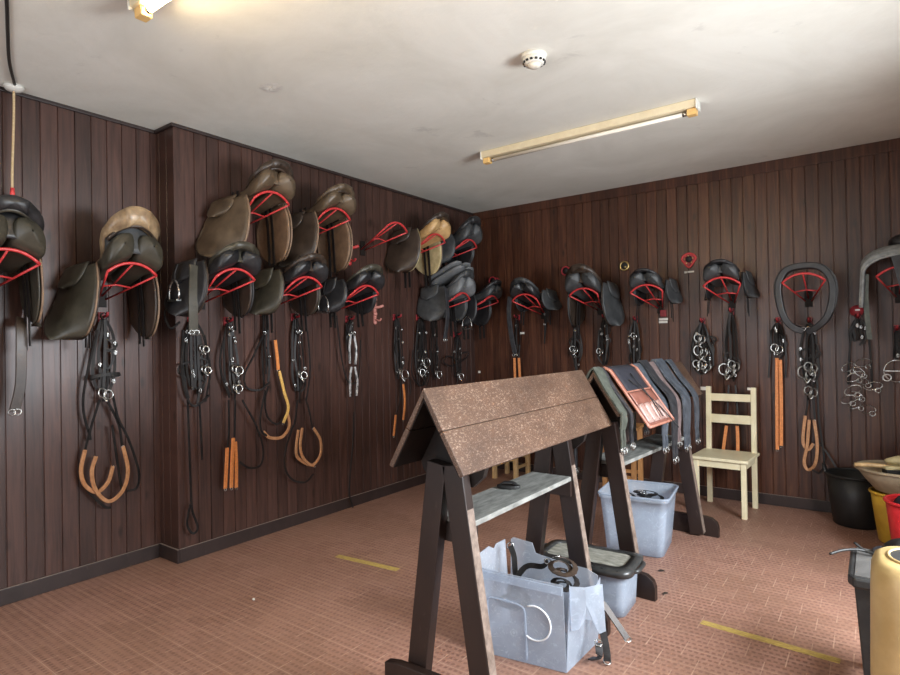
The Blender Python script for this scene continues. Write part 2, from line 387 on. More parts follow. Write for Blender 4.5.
# ------------------------------------------------------------------ the room
def boards(u0, u1, phase, place, z0=0, z1=H, th=.06):
    """tongue-and-groove sheet: profile across, pushed up; place(u, d, z) -> point, d outwards"""
    W = .0908; prof = [(u0, 0.0)]
    k = math.ceil((u0 + .012 - phase) / W)
    while phase + k * W < u1 - .012:
        c = phase + k * W
        prof += [(c - .0048, 0), (c - .0016, -.0065), (c + .0016, -.0065), (c + .0048, 0)]; k += 1
    prof += [(u1, 0.0), (u1, -th), (u0, -th)]
    n = len(prof)
    vs = [place(u, d, z) for z in (z0, z1) for u, d in prof]
    fs = [(i, (i + 1) % n, n + (i + 1) % n, n + i) for i in range(n)]
    return vs, fs
mb = MB()
mb.add(*boards(YF, YP, 1.132, lambda u, d, z: (XR + d, u, z)))
mb.add(*boards(YP + .06, YB + .06, 1.95, lambda u, d, z: (XP + d, u, z)))
mb.add(*boards(XR - .06, XP, XP, lambda u, d, z: (u, YP - d, z)))
struct(mb.build('wall_left', 'wall_left'))
mb = MB(); mb.add(*boards(XP, XW + .1, -.074, lambda u, d, z: (u, YB - d, z)))
struct(mb.build('wall_back', 'wall_back'))
struct(MB().box(((XR + XW) / 2, (YB + YF) / 2, -.05), (XW - XR + .4, YB - YF + .4, .1)).build('floor', 'floor'))
struct(MB().box(((XR + XW) / 2, (YB + YF) / 2, H + .05), (XW - XR + .4, YB - YF + .4, .1)).build('ceiling', 'ceiling'))
# right wall with a window, wall behind the viewpoint with a wide doorway
WY0, WY1, WZ0, WZ1 = 1.45, 3.25, 1.05, 2.15
mb = MB()
mb.box((XW + .06, (YF + WY0) / 2, H / 2), (.12, WY0 - YF, H)); mb.box((XW + .06, (WY1 + YB) / 2, H / 2), (.12, YB - WY1, H))
mb.box((XW + .06, (WY0 + WY1) / 2, WZ0 / 2), (.12, WY1 - WY0, WZ0)); mb.box((XW + .06, (WY0 + WY1) / 2, (WZ1 + H) / 2), (.12, WY1 - WY0, H - WZ1))
mb.box(((.78 + XW) / 2, (3.42 + YB) / 2, H / 2), (XW - .78, YB - 3.42, H))      # unseen pier beside the window, added to shade the right-hand clutter
struct(mb.build('wall_right', 'plaster'))
DX0, DX1, DZ = -2.9, -.45, 2.3
mb = MB()
mb.box(((XR + DX0) / 2, YF - .06, H / 2), (DX0 - XR, .12, H)); mb.box(((DX1 + XW) / 2, YF - .06, H / 2), (XW - DX1, .12, H))
mb.box(((DX0 + DX1) / 2, YF - .06, (DZ + H) / 2), (DX1 - DX0, .12, H - DZ))
struct(mb.build('wall_front', 'plaster'))
mb = MB()
for y in (WY0 + .03, (WY0 + WY1) / 2, WY1 - .03): mb.box((XW + .06, y, (WZ0 + WZ1) / 2), (.06, .06, WZ1 - WZ0))
for z in (WZ0 + .03, WZ1 - .03): mb.box((XW + .06, (WY0 + WY1) / 2, z), (.06, WY1 - WY0, .06))
struct(mb.build('window_1', 'white'))
mb = MB()
for x in (DX0 + .03, DX1 - .03): mb.box((x, YF - .06, DZ / 2), (.06, .10, DZ))
mb.box(((DX0 + DX1) / 2, YF - .06, DZ - .03), (DX1 - DX0 - .12, .10, .06))
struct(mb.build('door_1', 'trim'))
# skirting and the thin rail under the ceiling
def trim_l(name, z0, z1, d, mat):
    mb = MB(); zc, h = (z0 + z1) / 2, z1 - z0
    mb.box((XR + d / 2, (YF + YP - d) / 2, zc), (d, YP - d - YF, h)); mb.box(((XR + XP + d) / 2, YP - d / 2, zc), (XP + d - XR, d, h))
    mb.box((XP + d / 2, (YP + YB) / 2, zc), (d, YB - YP, h))
    return struct(mb.build(name, mat, bevel=.004))
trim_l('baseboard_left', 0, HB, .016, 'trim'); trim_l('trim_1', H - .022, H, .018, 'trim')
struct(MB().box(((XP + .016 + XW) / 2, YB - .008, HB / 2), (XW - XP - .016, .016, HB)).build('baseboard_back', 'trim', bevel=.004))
struct(MB().box(((XP + .018 + XW) / 2, YB - .007, H - .045), (XW - XP - .018, .014, .09)).build('trim_2', 'wall_back', bevel=.003))

# ------------------------------------------------------------------ things on the walls.  local frame: x along the wall, -y out of it, z up
def on_wall(W, u, z, d=.003):
    return ((XP + d, u, z), PI / 2) if W == 'A' else ((XR + d, u, z), PI / 2) if W == 'L' else ((u, YB - d, z), 0)

OUT = .42
def make_bracket(W, u, z, label, group='red steel saddle brackets on the boarded walls'):
    loc, rz = on_wall(W, u, z)
    t = thing('saddle_bracket', label, 'saddle rack', loc, rz, group)
    MB().box((0, -.004, -.17), (.055, .008, .13)).build('wall_plate', 'gable', t, bevel=.002)
    arc = [(x * .92, -OUT + .012 * (abs(x) / .15) ** 2, -.060 * (abs(x) / .15) ** 2.2) for x in [(-15 + i * 1.5) / 100 for i in range(21)]]
    MB().tube(arc, .0085, 8).build('front_hoop', 'red', t)
    for s in (-1, 1):
        MB().tube([(s * .138, -OUT + .012, -.060), (s * .022, -.010, -.185)], .0062, 7).build('side_arm', 'red', t)
    MB().tube([(0, -OUT, 0), (0, -.010, -.165)], .0058, 7).build('centre_rod', 'red', t)
    k = .50
    a = [(s * (.138 + (.022 - .138) * k), -(OUT - .012 + (.010 - OUT + .012) * k), -.060 + (-.185 + .060) * k) for s in (-1, 1)]
    MB().tube([a[0], ((0), a[0][1], a[0][2] + .012), a[1]], .0055, 7).build('cross_bar', 'red', t)
    return t

def lerp_tab(tab, s):
    for (s0, v0), (s1, v1) in zip(tab, tab[1:]):
        if s <= s1:
            t = (s - s0) / (s1 - s0); t = t * t * (3 - 2 * t) * .5 + t * .5
            return v0 + (v1 - v0) * t
    return tab[-1][1]

def make_saddle(W, u, z, label, seat='black2', panel='black2', flap='black2', lining='brown_dark', cantle=None, tilt=14, size=1.0,
                spread=0.05, rise=0.0, rim=.05, hs=1.0, fz=.02, gusset=None, flap_len=.42, flap_w=.36, lobes=1, stirrups=(), girth=None, piping=None, roll=0):
    loc, rz = on_wall(W, u, z)
    t = thing('saddle', label, 'saddle', loc, rz, 'saddles on the wall brackets')
    ct, st = math.cos(math.radians(tilt)), math.sin(math.radians(tilt))
    def T(x, a, zz):            # tilt about the top of the hoop, cantle (outer end) up
        b = a - OUT
        x, zz = x * size, (zz * hs if zz > 0 else zz) * size
        x2 = x * math.cos(roll) + zz * math.sin(roll); zz = -x * math.sin(roll) + zz * math.cos(roll)
        return (x2, -(OUT + b * ct * size - zz * st * .4), b * st * size + zz + .009)
    W_T = [(0, .070), (.12, .085), (.30, .085), (.55, .128), (.72, .160), (1, .166)]
    Z_T = [(0, .175), (.10, .155), (.32, .110), (.60, .125), (.80, .180 + rise), (.92, .200 + rise), (1, .196 + rise)]
    D_T = [(0, .085), (.3, .060), (.6, .060), (.85, .085), (1, .020)]
    def seat_pt(q, s, lift=0):
        ww = lerp_tab(W_T, s)
        if s > .68: ww *= max(.0, 1 - .80 * ((s - .68) / .32) ** 3.0) ** .5
        if s < .08: ww *= .45 + .55 * (s / .08)
        zc, dz = lerp_tab(Z_T, s), lerp_tab(D_T, s)
        a = .045 + .475 * s
        if q <= 1: x = -1 + 2 * q; low = 0
        else: x = 1 - 2 * (q - 1); low = 1
        X = x * ww
        z_ = zc - dz * abs(x) ** 2.2 if s < .60 else zc - (dz * (1 - (s - .6) / .4) * abs(x) ** 2.2 + (s - .6) / .4 * 4.3 * X * X)
        if not low: return T(X, a, z_ + lift)
        th = .024 + (rim * .9) * max(0, (s - .45) / .55)
        return T(X * .97, a - .014 * s, z_ - th)
    nq = 26
    mb = MB().grid(lambda i, s: seat_pt(i * 2, s), nq, 24, True)
    rg = [Vector(seat_pt(2 * i / nq, 1)) for i in range(nq)]; cc = sum(rg, Vector()) / nq
    mb.grid(lambda i, j: cc + (rg[round(i * nq) % nq] - cc) * math.cos(j * PI / 2) + Vector((0, -.030 * math.sin(j * PI / 2), 0)), nq, 5, True); mb.add([seat_pt(2 * i / nq, 0) for i in range(nq)], [tuple(range(nq))[::-1]], True)
    mb.build('seat', seat, t)
    if cantle:   # rolled welt round the rear edge of the seat
        P = [seat_pt(2 - (.04 + .92 * k / 24), .99 - .16 * abs(k / 12 - 1) ** 3) for k in range(25)]
        MB().tube(P, .012, 8).build('cantle_welt', cantle, t)
    # gusset between the seat and the two stuffed cushions
    def gus(i, j):
        x = (-1 + 2 * i) * (.148 - .010 * j)
        zt = (.120 + rise * .9) * max(0, 1 - (x / .160) ** 2) ** .5 + .022
        return T(x, .462 - .015 * j - .05 * (x / .15) ** 2, zt * j + .030 * (1 - j))
    MB().grid(gus, 16, 6).build('rear_gusset', gusset or panel, t, solid=.010)
    # stuffed panels: two cushions either side of the channel, lying on the hoop
    for s in (-1, 1):
        def pt(i, j, s=s):
            f = max(0, 1 - abs(2 * j - 1) ** 9) ** .5; f = .06 + .94 * f
            an = 2 * PI * i; c_, s_ = math.cos(an), math.sin(an)
            c_ = math.copysign(abs(c_) ** .72, c_); s_ = math.copysign(abs(s_) ** .55, s_)
            cx = lerp_tab([(0, .066), (.5, .070), (.8, .080), (1, .080)], j); rx = lerp_tab([(0, .052), (.5, .056), (.8, .075), (1, .075)], j)
            x = cx + rx * f * c_
            hgt = lerp_tab([(0, .085), (.5, .090), (.8, .145), (1, .160)], j)
            zt = hgt * max(.02, 1 - (x / .172) ** 2) ** .5 - .02 * max(0, 1 - abs(x) / .03); zb = -.060 * (x / .15) ** 2 + .004
            if zt < zb + .01: zt = zb + .01
            zm, zh = (zt + zb) / 2, (zt - zb) / 2
            return T(s * x, .045 + .462 * j + .012 * s_ * f * (j > .5), zm + zh * f * s_)
        MB().grid(pt, 22, 22, True).build('panel', panel, t)
        if lobes > 1:
            for q in range(2):
                def pt2(i, j, s=s, q=q):
                    f = .05 + .95 * max(0, 1 - abs(2 * j - 1) ** 4) ** .5
                    an = 2 * PI * i
                    return T(s * .076 + .072 * f * math.cos(an), .10 + .42 * j - .03 * q, .165 + .055 * q + .06 * j - .5 * (abs(.076 + s * .072 * f * math.cos(an) * s) ** 2) * 4 + .030 * f * math.sin(an))
                MB().grid(pt2, 16, 14, True).build('pad_lobe', panel, t)
    # flaps: curved leather sheets hanging either side, with a lining sheet inside
    for s in (-1, 1):
        def outline(i, j, inner=0):
            v = j; wsc = 1.0
            if v < .35: wsc = .72 + .28 * math.sin(v / .35 * PI / 2)
            if v > .45: wsc = max(0, 1 - ((v - .45) / .55) ** 2.4) ** .5
            if inner: wsc *= .97
            c = .020 + flap_w * .5 - .030 * math.sin(PI * min(1, v * 1.05)); h = flap_w * .5 * (.86 + .20 * math.sin(PI * v)) * wsc
            a = max(.012, c + (2 * i - 1) * h)
            bow = .020 * math.sin(PI * i)
            sp = spread if isinstance(spread, float) else spread[0 if s < 0 else 1]
            x = .158 + .015 * v + sp * (.25 * v + (1 - i) * (.25 + .75 * v)) + bow * .6 - inner * .013 + .012 * math.sin(i * 5 + s) * v
            drop = -(OUT - a) * st * .55
            return (s * x * size, -a * size, (.085 - fz + drop * (1 - v) - flap_len * v) * size)
        mb = MB().grid(lambda i, j: outline(i, j), 14, 16); mb.build('flap', flap, t, solid=.007)
        MB().grid(lambda i, j: outline(i, j, 1), 14, 16).build('sweat_flap', lining, t, solid=.006)
        if piping:
            MB().tube([Vector(outline(1, k / 20)) for k in range(20)], .006, 6).build('flap_binding', piping, t)
        # small skirt over the stirrup bar
        def sk(i, j):
            v = j; wsc = max(0, 1 - max(0, (v - .45) / .55) ** 2.4) ** .5
            a = max(.014, .150 + (2 * i - 1) * .105 * wsc)
            sp = spread if isinstance(spread, float) else spread[0 if s < 0 else 1]
            x = .168 + sp * (.3 * v + (1 - i) * .28) + .012 * math.sin(v * 1.4) + .014 * math.sin(PI * i)
            return (s * x * size, -a * size, (.110 - fz - (OUT - a) * st * .55 - .135 * v) * size)
        MB().grid(sk, 10, 8).build('skirt', flap, t, solid=.007)
        # girth straps under the flap
        mb = MB()
        for a in (.15, .20):
            mb.strap(catmull([(s * .125, -a, .02), (s * .150, -a, -.18), (s * .155, -a - .01, -flap_len - .02 - .05 * R.random())], 5), .024, .004, (s, 0, 0))
        mb.build('girth_straps', 'black', t)
    for (sx, a, zz, drop) in stirrups:      # leather and iron
        mb = MB().strap(catmull([(sx, -a, .03), (sx * 1.08, -a, zz + drop * .4), (sx * 1.1, -a - .01, zz)], 5), .025, .006, (1, 0, 0))
        sl = mb.build('stirrup_leather', 'black', t)
        c = Vector((sx * 1.1, -a - .01, zz - .065)); mi = MB()
        mi.tube([c + Vector((0, q, h)) for q, h in
                 [(-.052, -.062), (-.058, -.02), (-.045, .03), (-.018, .058), (0, .068), (.018, .058), (.045, .03), (.058, -.02), (.052, -.062)]], .0065, 7)
        mi.box(c + Vector((0, 0, -.062)), (.030, .112, .012)); mi.build('stirrup_iron', 'chrome', sl)
    if girth:
        for gi, (pts, w, mat) in enumerate(girth):
            P = catmull(pts, 6); g = MB().strap(P, w, .012, (0, -1, 0)).build('girth', mat, t, bevel=.003)
            e = Vector(P[-1]); mb = MB()
            for dx in (-w * .26, w * .26):
                mb.ring(e + Vector((dx, -.010, .0)), .017, .0032, (0, -1, 0), 8, 5)
            mb.build('buckle', 'chrome', g)
    return t

BR = {
 'L1': ('L', 1.03, 1.905), 'L2': ('L', 1.635, 1.895),
 'U1': ('A', 2.45, 2.435), 'U2': ('A', 3.03, 2.425), 'E': ('A', 3.71, 2.425), 'U3': ('A', 4.26, 2.405), 'U4': ('A', 4.80, 2.425),
 'W1': ('A', 2.165, 1.89), 'W2': ('A', 2.735, 1.885), 'W3': ('A', 3.335, 1.865), 'W4': ('A', 4.66, 1.885), 'W5': ('A', 5.20, 1.885),
 'B1': ('B', -2.80, 1.865), 'B2': ('B', -2.18, 1.880), 'B3': ('B', -1.60, 1.870), 'B4': ('B', -.995, 1.885), 'B5': ('B', -.43, 1.870), 'B6': ('B', .150, 1.870)}
BL = {
 'L1': 'red steel bracket under the olive-bound saddle at the far left edge', 'L2': 'red steel bracket under the saddle with the shiny tan seat, left of the wall step',
 'U1': 'red steel bracket under the highest brown saddle, just right of the wall step', 'U2': 'red steel bracket in the upper row, left of the red cross-shaped hook',
 'E': 'empty red steel bracket in the upper row, carrying no saddle', 'U3': 'red steel bracket under the saddle with the pale tan panel',
 'U4': 'red steel bracket in the upper row nearest the room corner, under a black saddle', 'W1': 'red steel bracket in the lower row, first right of the wall step',
 'W2': 'red steel bracket in the lower row above the bridle with the big orange loop', 'W3': 'red steel bracket in the lower row above the shiny black hanging leads',
 'W4': 'red steel bracket under the saddle with stacked grey pads', 'W5': 'red steel bracket in the lower row tight in the room corner',
 'B1': 'red steel bracket on the far wall nearest the corner, under a small black saddle', 'B2': 'red steel bracket on the far wall below a red ring hook',
 'B3': 'red steel bracket on the far wall above the white name tag', 'B4': 'red steel bracket on the far wall directly below the red brass ornament',
 'B5': 'red steel bracket inside the black padded collar', 'B6': 'red steel bracket at the right edge under the grey and navy pad'}
for k, (W, u, z) in BR.items(): make_bracket(W, u, z, BL[k])

def sad(k, label, **kw): W, u, z = BR[k]; return make_saddle(W, u, z, label, **kw)
def G_(k, pts, w, mat):
    W, u, z = BR[k]; return [([(p[0] - u, -d, p[1] - z) for p, d in pts], w, mat)]
sad('L1', 'black saddle with green-grey flap and pale binding, at the far left edge', seat='black2', panel='olive', flap='olive', lining='olive', piping='lining', cantle='olive', gusset='black2',
    girth=G_('L1', [((1.174, 1.577), .12), ((1.161, 1.521), .16), ((1.157, 1.402), .17), ((1.154, 1.212), .16), ((1.128, 1.068), .15)], .050, 'brown_dark'), flap_len=.44, spread=.02, rise=.03)
sad('L2', 'dark olive saddle with a shiny tan rubbed seat, left of the wall step', seat='tan_worn', panel='olive', flap='olive', lining='brown_dark', cantle='brown_dark', gusset='grey', piping='lining',
    flap_w=.37, flap_len=.44, tilt=16, size=1.02, rise=.085, rim=.095, fz=.075, spread=(.15, .0))
sad('U1', 'brown saddle with tan panels, highest on the wall right of the step', hs=.84, fz=.11, seat='brown_dark', panel='brown', flap='brown', lining='lining', piping='lining', cantle='brown_dark', flap_w=.40, flap_len=.43, spread=(.17, .0), rise=.01)
sad('U2', 'dark brown saddle in the upper row, second right of the wall step', hs=.72, fz=.11, seat='brown', panel='brown', flap='brown_dark', lining='lining', piping='lining', cantle='brown_dark', flap_len=.43, flap_w=.40, spread=(.17, .0))
sad('U3', 'dark saddle with pale cream and orange tan underside, upper row', hs=.8, seat='brown_dark', panel='orange_panel', flap='brown_dark', lining='cream_panel', tilt=17, spread=(.12, .0))
sad('U4', 'black synthetic saddle in the upper row beside the room corner', seat='black2', panel='grey', flap='grey', lining='black2', spread=(.10, .0), flap_len=.31)
sad('W1', 'black saddle in the lower row with stirrup irons run up, first right of the step', hs=.68, seat='olive', panel='black2', flap='black2', lining='brown_dark', stirrups=[(-.25, .16, -.07, .1)], gusset='olive',
    girth=[([(-.20, -.27, .02), (-.225, -.30, -.20), (-.215, -.28, -.40)], .060, 'olive')], flap_len=.36, spread=(.10, .0))
sad('W2', 'black saddle in the lower row, second right of the wall step', hs=.66, seat='brown_dark', panel='black2', flap='olive', lining='brown_dark', flap_len=.33, spread=(.10, .0), gusset='brown_dark')
sad('W3', 'black saddle in the lower row, third right of the step, stirrup at its left', hs=.68, seat='olive', panel='black2', flap='black2', lining='black2', flap_len=.28, stirrups=[(-.25, .20, -.08, .1)], spread=(.10, .0))
sad('W4', 'grey synthetic saddle with stacked pale grey pads, lower row near the corner', seat='grey', panel='grey_light', flap='grey', lining='grey', lobes=2, stirrups=[(.20, .30, -.22, .1)], fz=.0,
    girth=[([(-.20, -.36, .04), (-.23, -.40, -.22), (-.23, -.36, -.46)], .05, 'girth_black')], flap_len=.36, spread=(.06, .0))
sad('W5', 'small dark grey saddle in the lower row tight in the room corner', hs=.8, seat='black2', panel='grey', flap='black2', lining='black2', size=.88, spread=.0)
sad('B1', 'small black saddle on the far wall nearest the corner, strap hanging at its left', hs=.75, seat='grey', panel='black2', flap='grey', lining='black2', size=.9, flap_len=.24, gusset='grey', spread=(.0, .07),
    girth=[([(-.168, -.40, -.01), (-.172, -.42, -.20), (-.150, -.40, -.46), (-.13, -.38, -.60)], .05, 'girth_black')])
sad('B2', 'brownish black saddle on the far wall below the red ring hook', hs=.9, seat='brown_dark', panel='grey', flap='grey', lining='brown_dark', size=1.05, tilt=16, flap_len=.40, cantle='brown_dark', gusset='brown_dark', spread=(.0, .06))
sad('B3', 'black saddle with grey sheen on the far wall above the white name tag', size=.86, hs=.76, seat='black2', panel='grey', flap='grey', lining='black2', flap_len=.25, tilt=10, spread=(.0, .06), rise=-.02, rim=.02)
sad('B4', 'black saddle on the far wall below the red brass ornament', size=.86, hs=.78, seat='black2', panel='grey', flap='grey', lining='black2', flap_len=.25, tilt=10, spread=(.02, .07), rise=-.02, rim=.02)

# black padded collar hung over the bracket on the far wall
W, u, z = BR['B5']; loc, rz = on_wall(W, u, z)
t = thing('padded_collar', 'black padded collar hung round an otherwise empty red bracket, far wall', 'harness', loc, rz)
def collar(dy, wid, thk, grow=0, a0=.355):
    pts = [(-.02, -a0 + .04, -.42), (-.10, -a0 + .02, -.38), (-.155, -a0, -.30), (-.185, -a0, -.15), (-.180, -a0, -.04), (-.12, -a0, .050), (0, -a0, .072), (.12, -a0, .052), (.190, -a0, -.04), (.20, -a0, -.17), (.165, -a0, -.31), (.09, -a0 + .02, -.39), (.02, -a0 + .04, -.425)]
    P = catmull([(x * (1 + grow), y + dy, zz + grow * .1) for x, y, zz in pts], 5)
    c = Vector((0, -a0, -.18)); nr = [(p - c).normalized() for p in P]
    return P, wid, thk, nr
P, w_, t_, nr = collar(0, .10, .046, -.10); body = MB().strap(P, w_, t_, nr).build('padded_band', 'black2', t, bevel=.008)
P, w_, t_, nr = collar(0, .06, .016, .02); MB().strap(P, w_, t_, nr).build('outer_strap', 'grey', t, bevel=.003)
bk = MB()
for x in (-.03, .0, .03): bk.ring((x - .01, -.36, -.415), .014, .003, (0, -1, 0), 8, 5)
bk.build('buckle', 'chrome', t)

# grey and navy pad over the right-hand bracket
W, u, z = BR['B6']; loc, rz = on_wall(W, u, z)
t = thing('saddle_pad', 'grey felt saddle pad with navy lining, draped over the bracket at the right edge', 'saddle pad', loc, rz)
def padsheet(i, j, off=0):
    x0 = -1 + 2 * i; s = 1 if x0 > 0 else -1; q = abs(x0)
    arcx, dropz = (.205 + off) * math.sin(min(q, .55) / .55 * PI / 2), (.115 + off * .9) * (1 - math.cos(min(q, .55) / .55 * PI / 2))
    if q > .55: dropz += (q - .55) / .45 * .24; arcx += (q - .55) * .03
    a = .05 + .41 * j
    return (s * arcx, -a, .128 + off + .03 * j - .42 * max(0, j - .55) ** 2 - dropz - .02 * math.sin(6 * j) * q)
MB().grid(lambda i, j: padsheet(i, j, .016), 30, 10).build('outer_felt', 'pad_grey', t, solid=.016)
MB().grid(lambda i, j: padsheet(i, j, 0), 30, 10).build('lining', 'navy', t, solid=.010)
MB().tube([padsheet(k / 40, 1, .008) for k in range(41)], .010, 8).build('binding', 'pad_grey', t)
MB().strap(catmull([(-.195, -.43, -.04), (-.20, -.43, -.25), (-.185, -.42, -.50)], 6), .03, .008, (0, -1, 0)).build('hanging_strap', 'girth_green', t)
MB().strap(catmull([(-.03, -.47, .07), (.0, -.49, -.08), (.04, -.47, -.30), (.03, -.44, -.46)], 6), .05, .008, (0, -1, 0)).build('hanging_strap', 'girth_black', t)
MB().grid(lambda i, j: (.02 + .085 * math.cos(2 * PI * i) * math.sin(PI * j), -.13 + .095 * math.sin(2 * PI * i) * math.sin(PI * j), (.195 + .065 * math.cos(PI * j))), 18, 12, True).build('leather_roll', 'black2', t)

# ------------------------------------------------------------------ bridle hooks
def make_hook(W, u, z, label, mat='red_dark', kind='cup', group=None):
    loc, rz = on_wall(W, u, z); t = thing('bridle_hook', label, 'hook', loc, rz, group)
    if kind == 'cup':          # kite plate, arched drum and a round lip
        n = 18
        plate = [(.050 * math.sin(2 * PI * k / n), 0, .042 * math.cos(2 * PI * k / n) - (.022 if abs(k - n / 2) < 1 else 0)) for k in range(n)]
        MB().prism(plate, (0, -.006, 0)).build('back_plate', mat, t, bevel=.0015)
        MB().tube([(0, -.006 - .012 * k, 0) for k in range(6)], [.030, .030, .030, .031, .033, .036], 16).build('drum', 'dark_slot', t)
        MB().ring((0, -.070, 0), .042, .008, (0, -1, 0), 20, 7).build('front_ring', mat, t)
    else:                      # upright strip with a cross piece and two pegs
        mb = MB(); mb.box((0, -.005, 0), (.026, .010, .235)); mb.ball((0, -.008, .112), (.017, .012, .017)); mb.ball((0, -.008, -.112), (.016, .012, .016)); mb.ball((0, -.010, .055), (.018, .014, .016)); mb.ball((0, -.010, -.05), (.018, .014, .016))
        mb.build('upright_strip', mat, t)
        MB().tube(catmull([(-.060, -.035, .012), (-.03, -.020, 0), (0, -.014, -.002), (.03, -.020, 0), (.060, -.035, .012)], 4), .010, 8).build('cross_arm', mat, t)
        MB().tube(catmull([(0, -.010, -.09), (0, -.05, -.10), (0, -.068, -.085)], 4), .007, 7).build('peg', mat, t); t.scale = (1.25,) * 3
    return t
G_H = None
make_hook('A', *(3.543, 2.244), 'red cross-shaped bridle hook bare on the left wall, between two upper saddles', 'red', 'cross')
make_hook('A', *(3.848, 1.736), 'faded pink cross-shaped hook below the empty bracket, left wall', 'salmon', 'cross')
make_hook('B', *(-2.510, 2.103), 'round red ring hook above the brownish saddle, far wall', 'red_dark')
make_hook('B', *(-3.379, 2.069), 'round red ring hook close to the room corner, far wall', 'red_dark')
# brass ornaments nailed to the far wall
u, z = (-1.927, 2.104); loc, rz = on_wall('B', u, z)
t = thing('brass_ornament', 'round dull brass ornament with dark centre, left of the red one on the far wall', 'ornament', loc, rz)
MB().ring((0, -.012, 0), .040, .010, (0, -1, 0), 20, 7).build('rim', 'brass', t)
MB().tube([(0, -.002, 0), (0, -.012, 0), (0, -.020, 0)], [.038, .034, .012], 18).build('boss', 'dark_slot', t)
MB().ball((.012, -.022, -.012), (.014, .008, .010)).build('stud', 'brass', t)
u, z = (-1.338, 2.103); loc, rz = on_wall('B', u, z)
t = thing('brass_ornament', 'kite-shaped red and brass ornament high on the far wall, over the white tag', 'ornament', loc, rz)
k_ = [(0, .058), (.040, .045), (.060, .012), (.040, -.022), (0, -.068), (-.040, -.022), (-.060, .012), (-.040, .045)]
MB().tube(catmull([(x, -.014, q) for x, q in k_], 4, True), .009, 7, True).build('rim', 'red', t)
MB().prism([(x * .95, -.002, q * .95) for x, q in k_], (0, -.008, 0)).build('back_plate', 'red_dark', t)
MB().tube([(0, -.010, .008), (0, -.020, .008), (0, -.026, .008)], [.030, .026, .008], 16).build('boss', 'dark_slot', t)
mb = MB()
for a in range(5): mb.ball((.036 * math.cos(a * 1.25 + .4), -.018, .002 + .034 * math.sin(a * 1.25 + .4)), (.008, .006, .008), 8, 6)
mb.build('brass_studs', 'brass', t)
# little white name tags
def name_tag(W, uv, label, w=.05, h=.022, split=0):
    loc, rz = on_wall(W, *uv, d=.002)
    mb = MB()
    if split: mb.box((-w * .36, -.001, 0), (w * .28, .002, h)); mb.box((w * .16, -.001, .002), (w * .66, .002, h * .8))
    else: mb.box((0, -.001, 0), (w, .002, h))
    o = mb.build('name_tag', 'white'); o.location = loc; o.rotation_euler = (0, 0, rz)
    return tag(o, label, 'tag')
name_tag('B', (-1.340, 1.996), 'white two-piece tag right under the red brass ornament, far wall', .085, .018, 1)
name_tag('B', (-3.057, 1.489), 'small white tag behind the strap of the small black saddle, far wall', .05, .022)
name_tag('B', (-1.243, 0.953), 'small white tag just behind the cream chair back at its left', .045, .03)
name_tag('B', (-0.868, 0.961), 'small white tag beside the cream chair back at its right', .045, .022)
name_tag('B', (-3.618, 1.063), 'small cream tag low on the far wall near the corner', .03, .025)

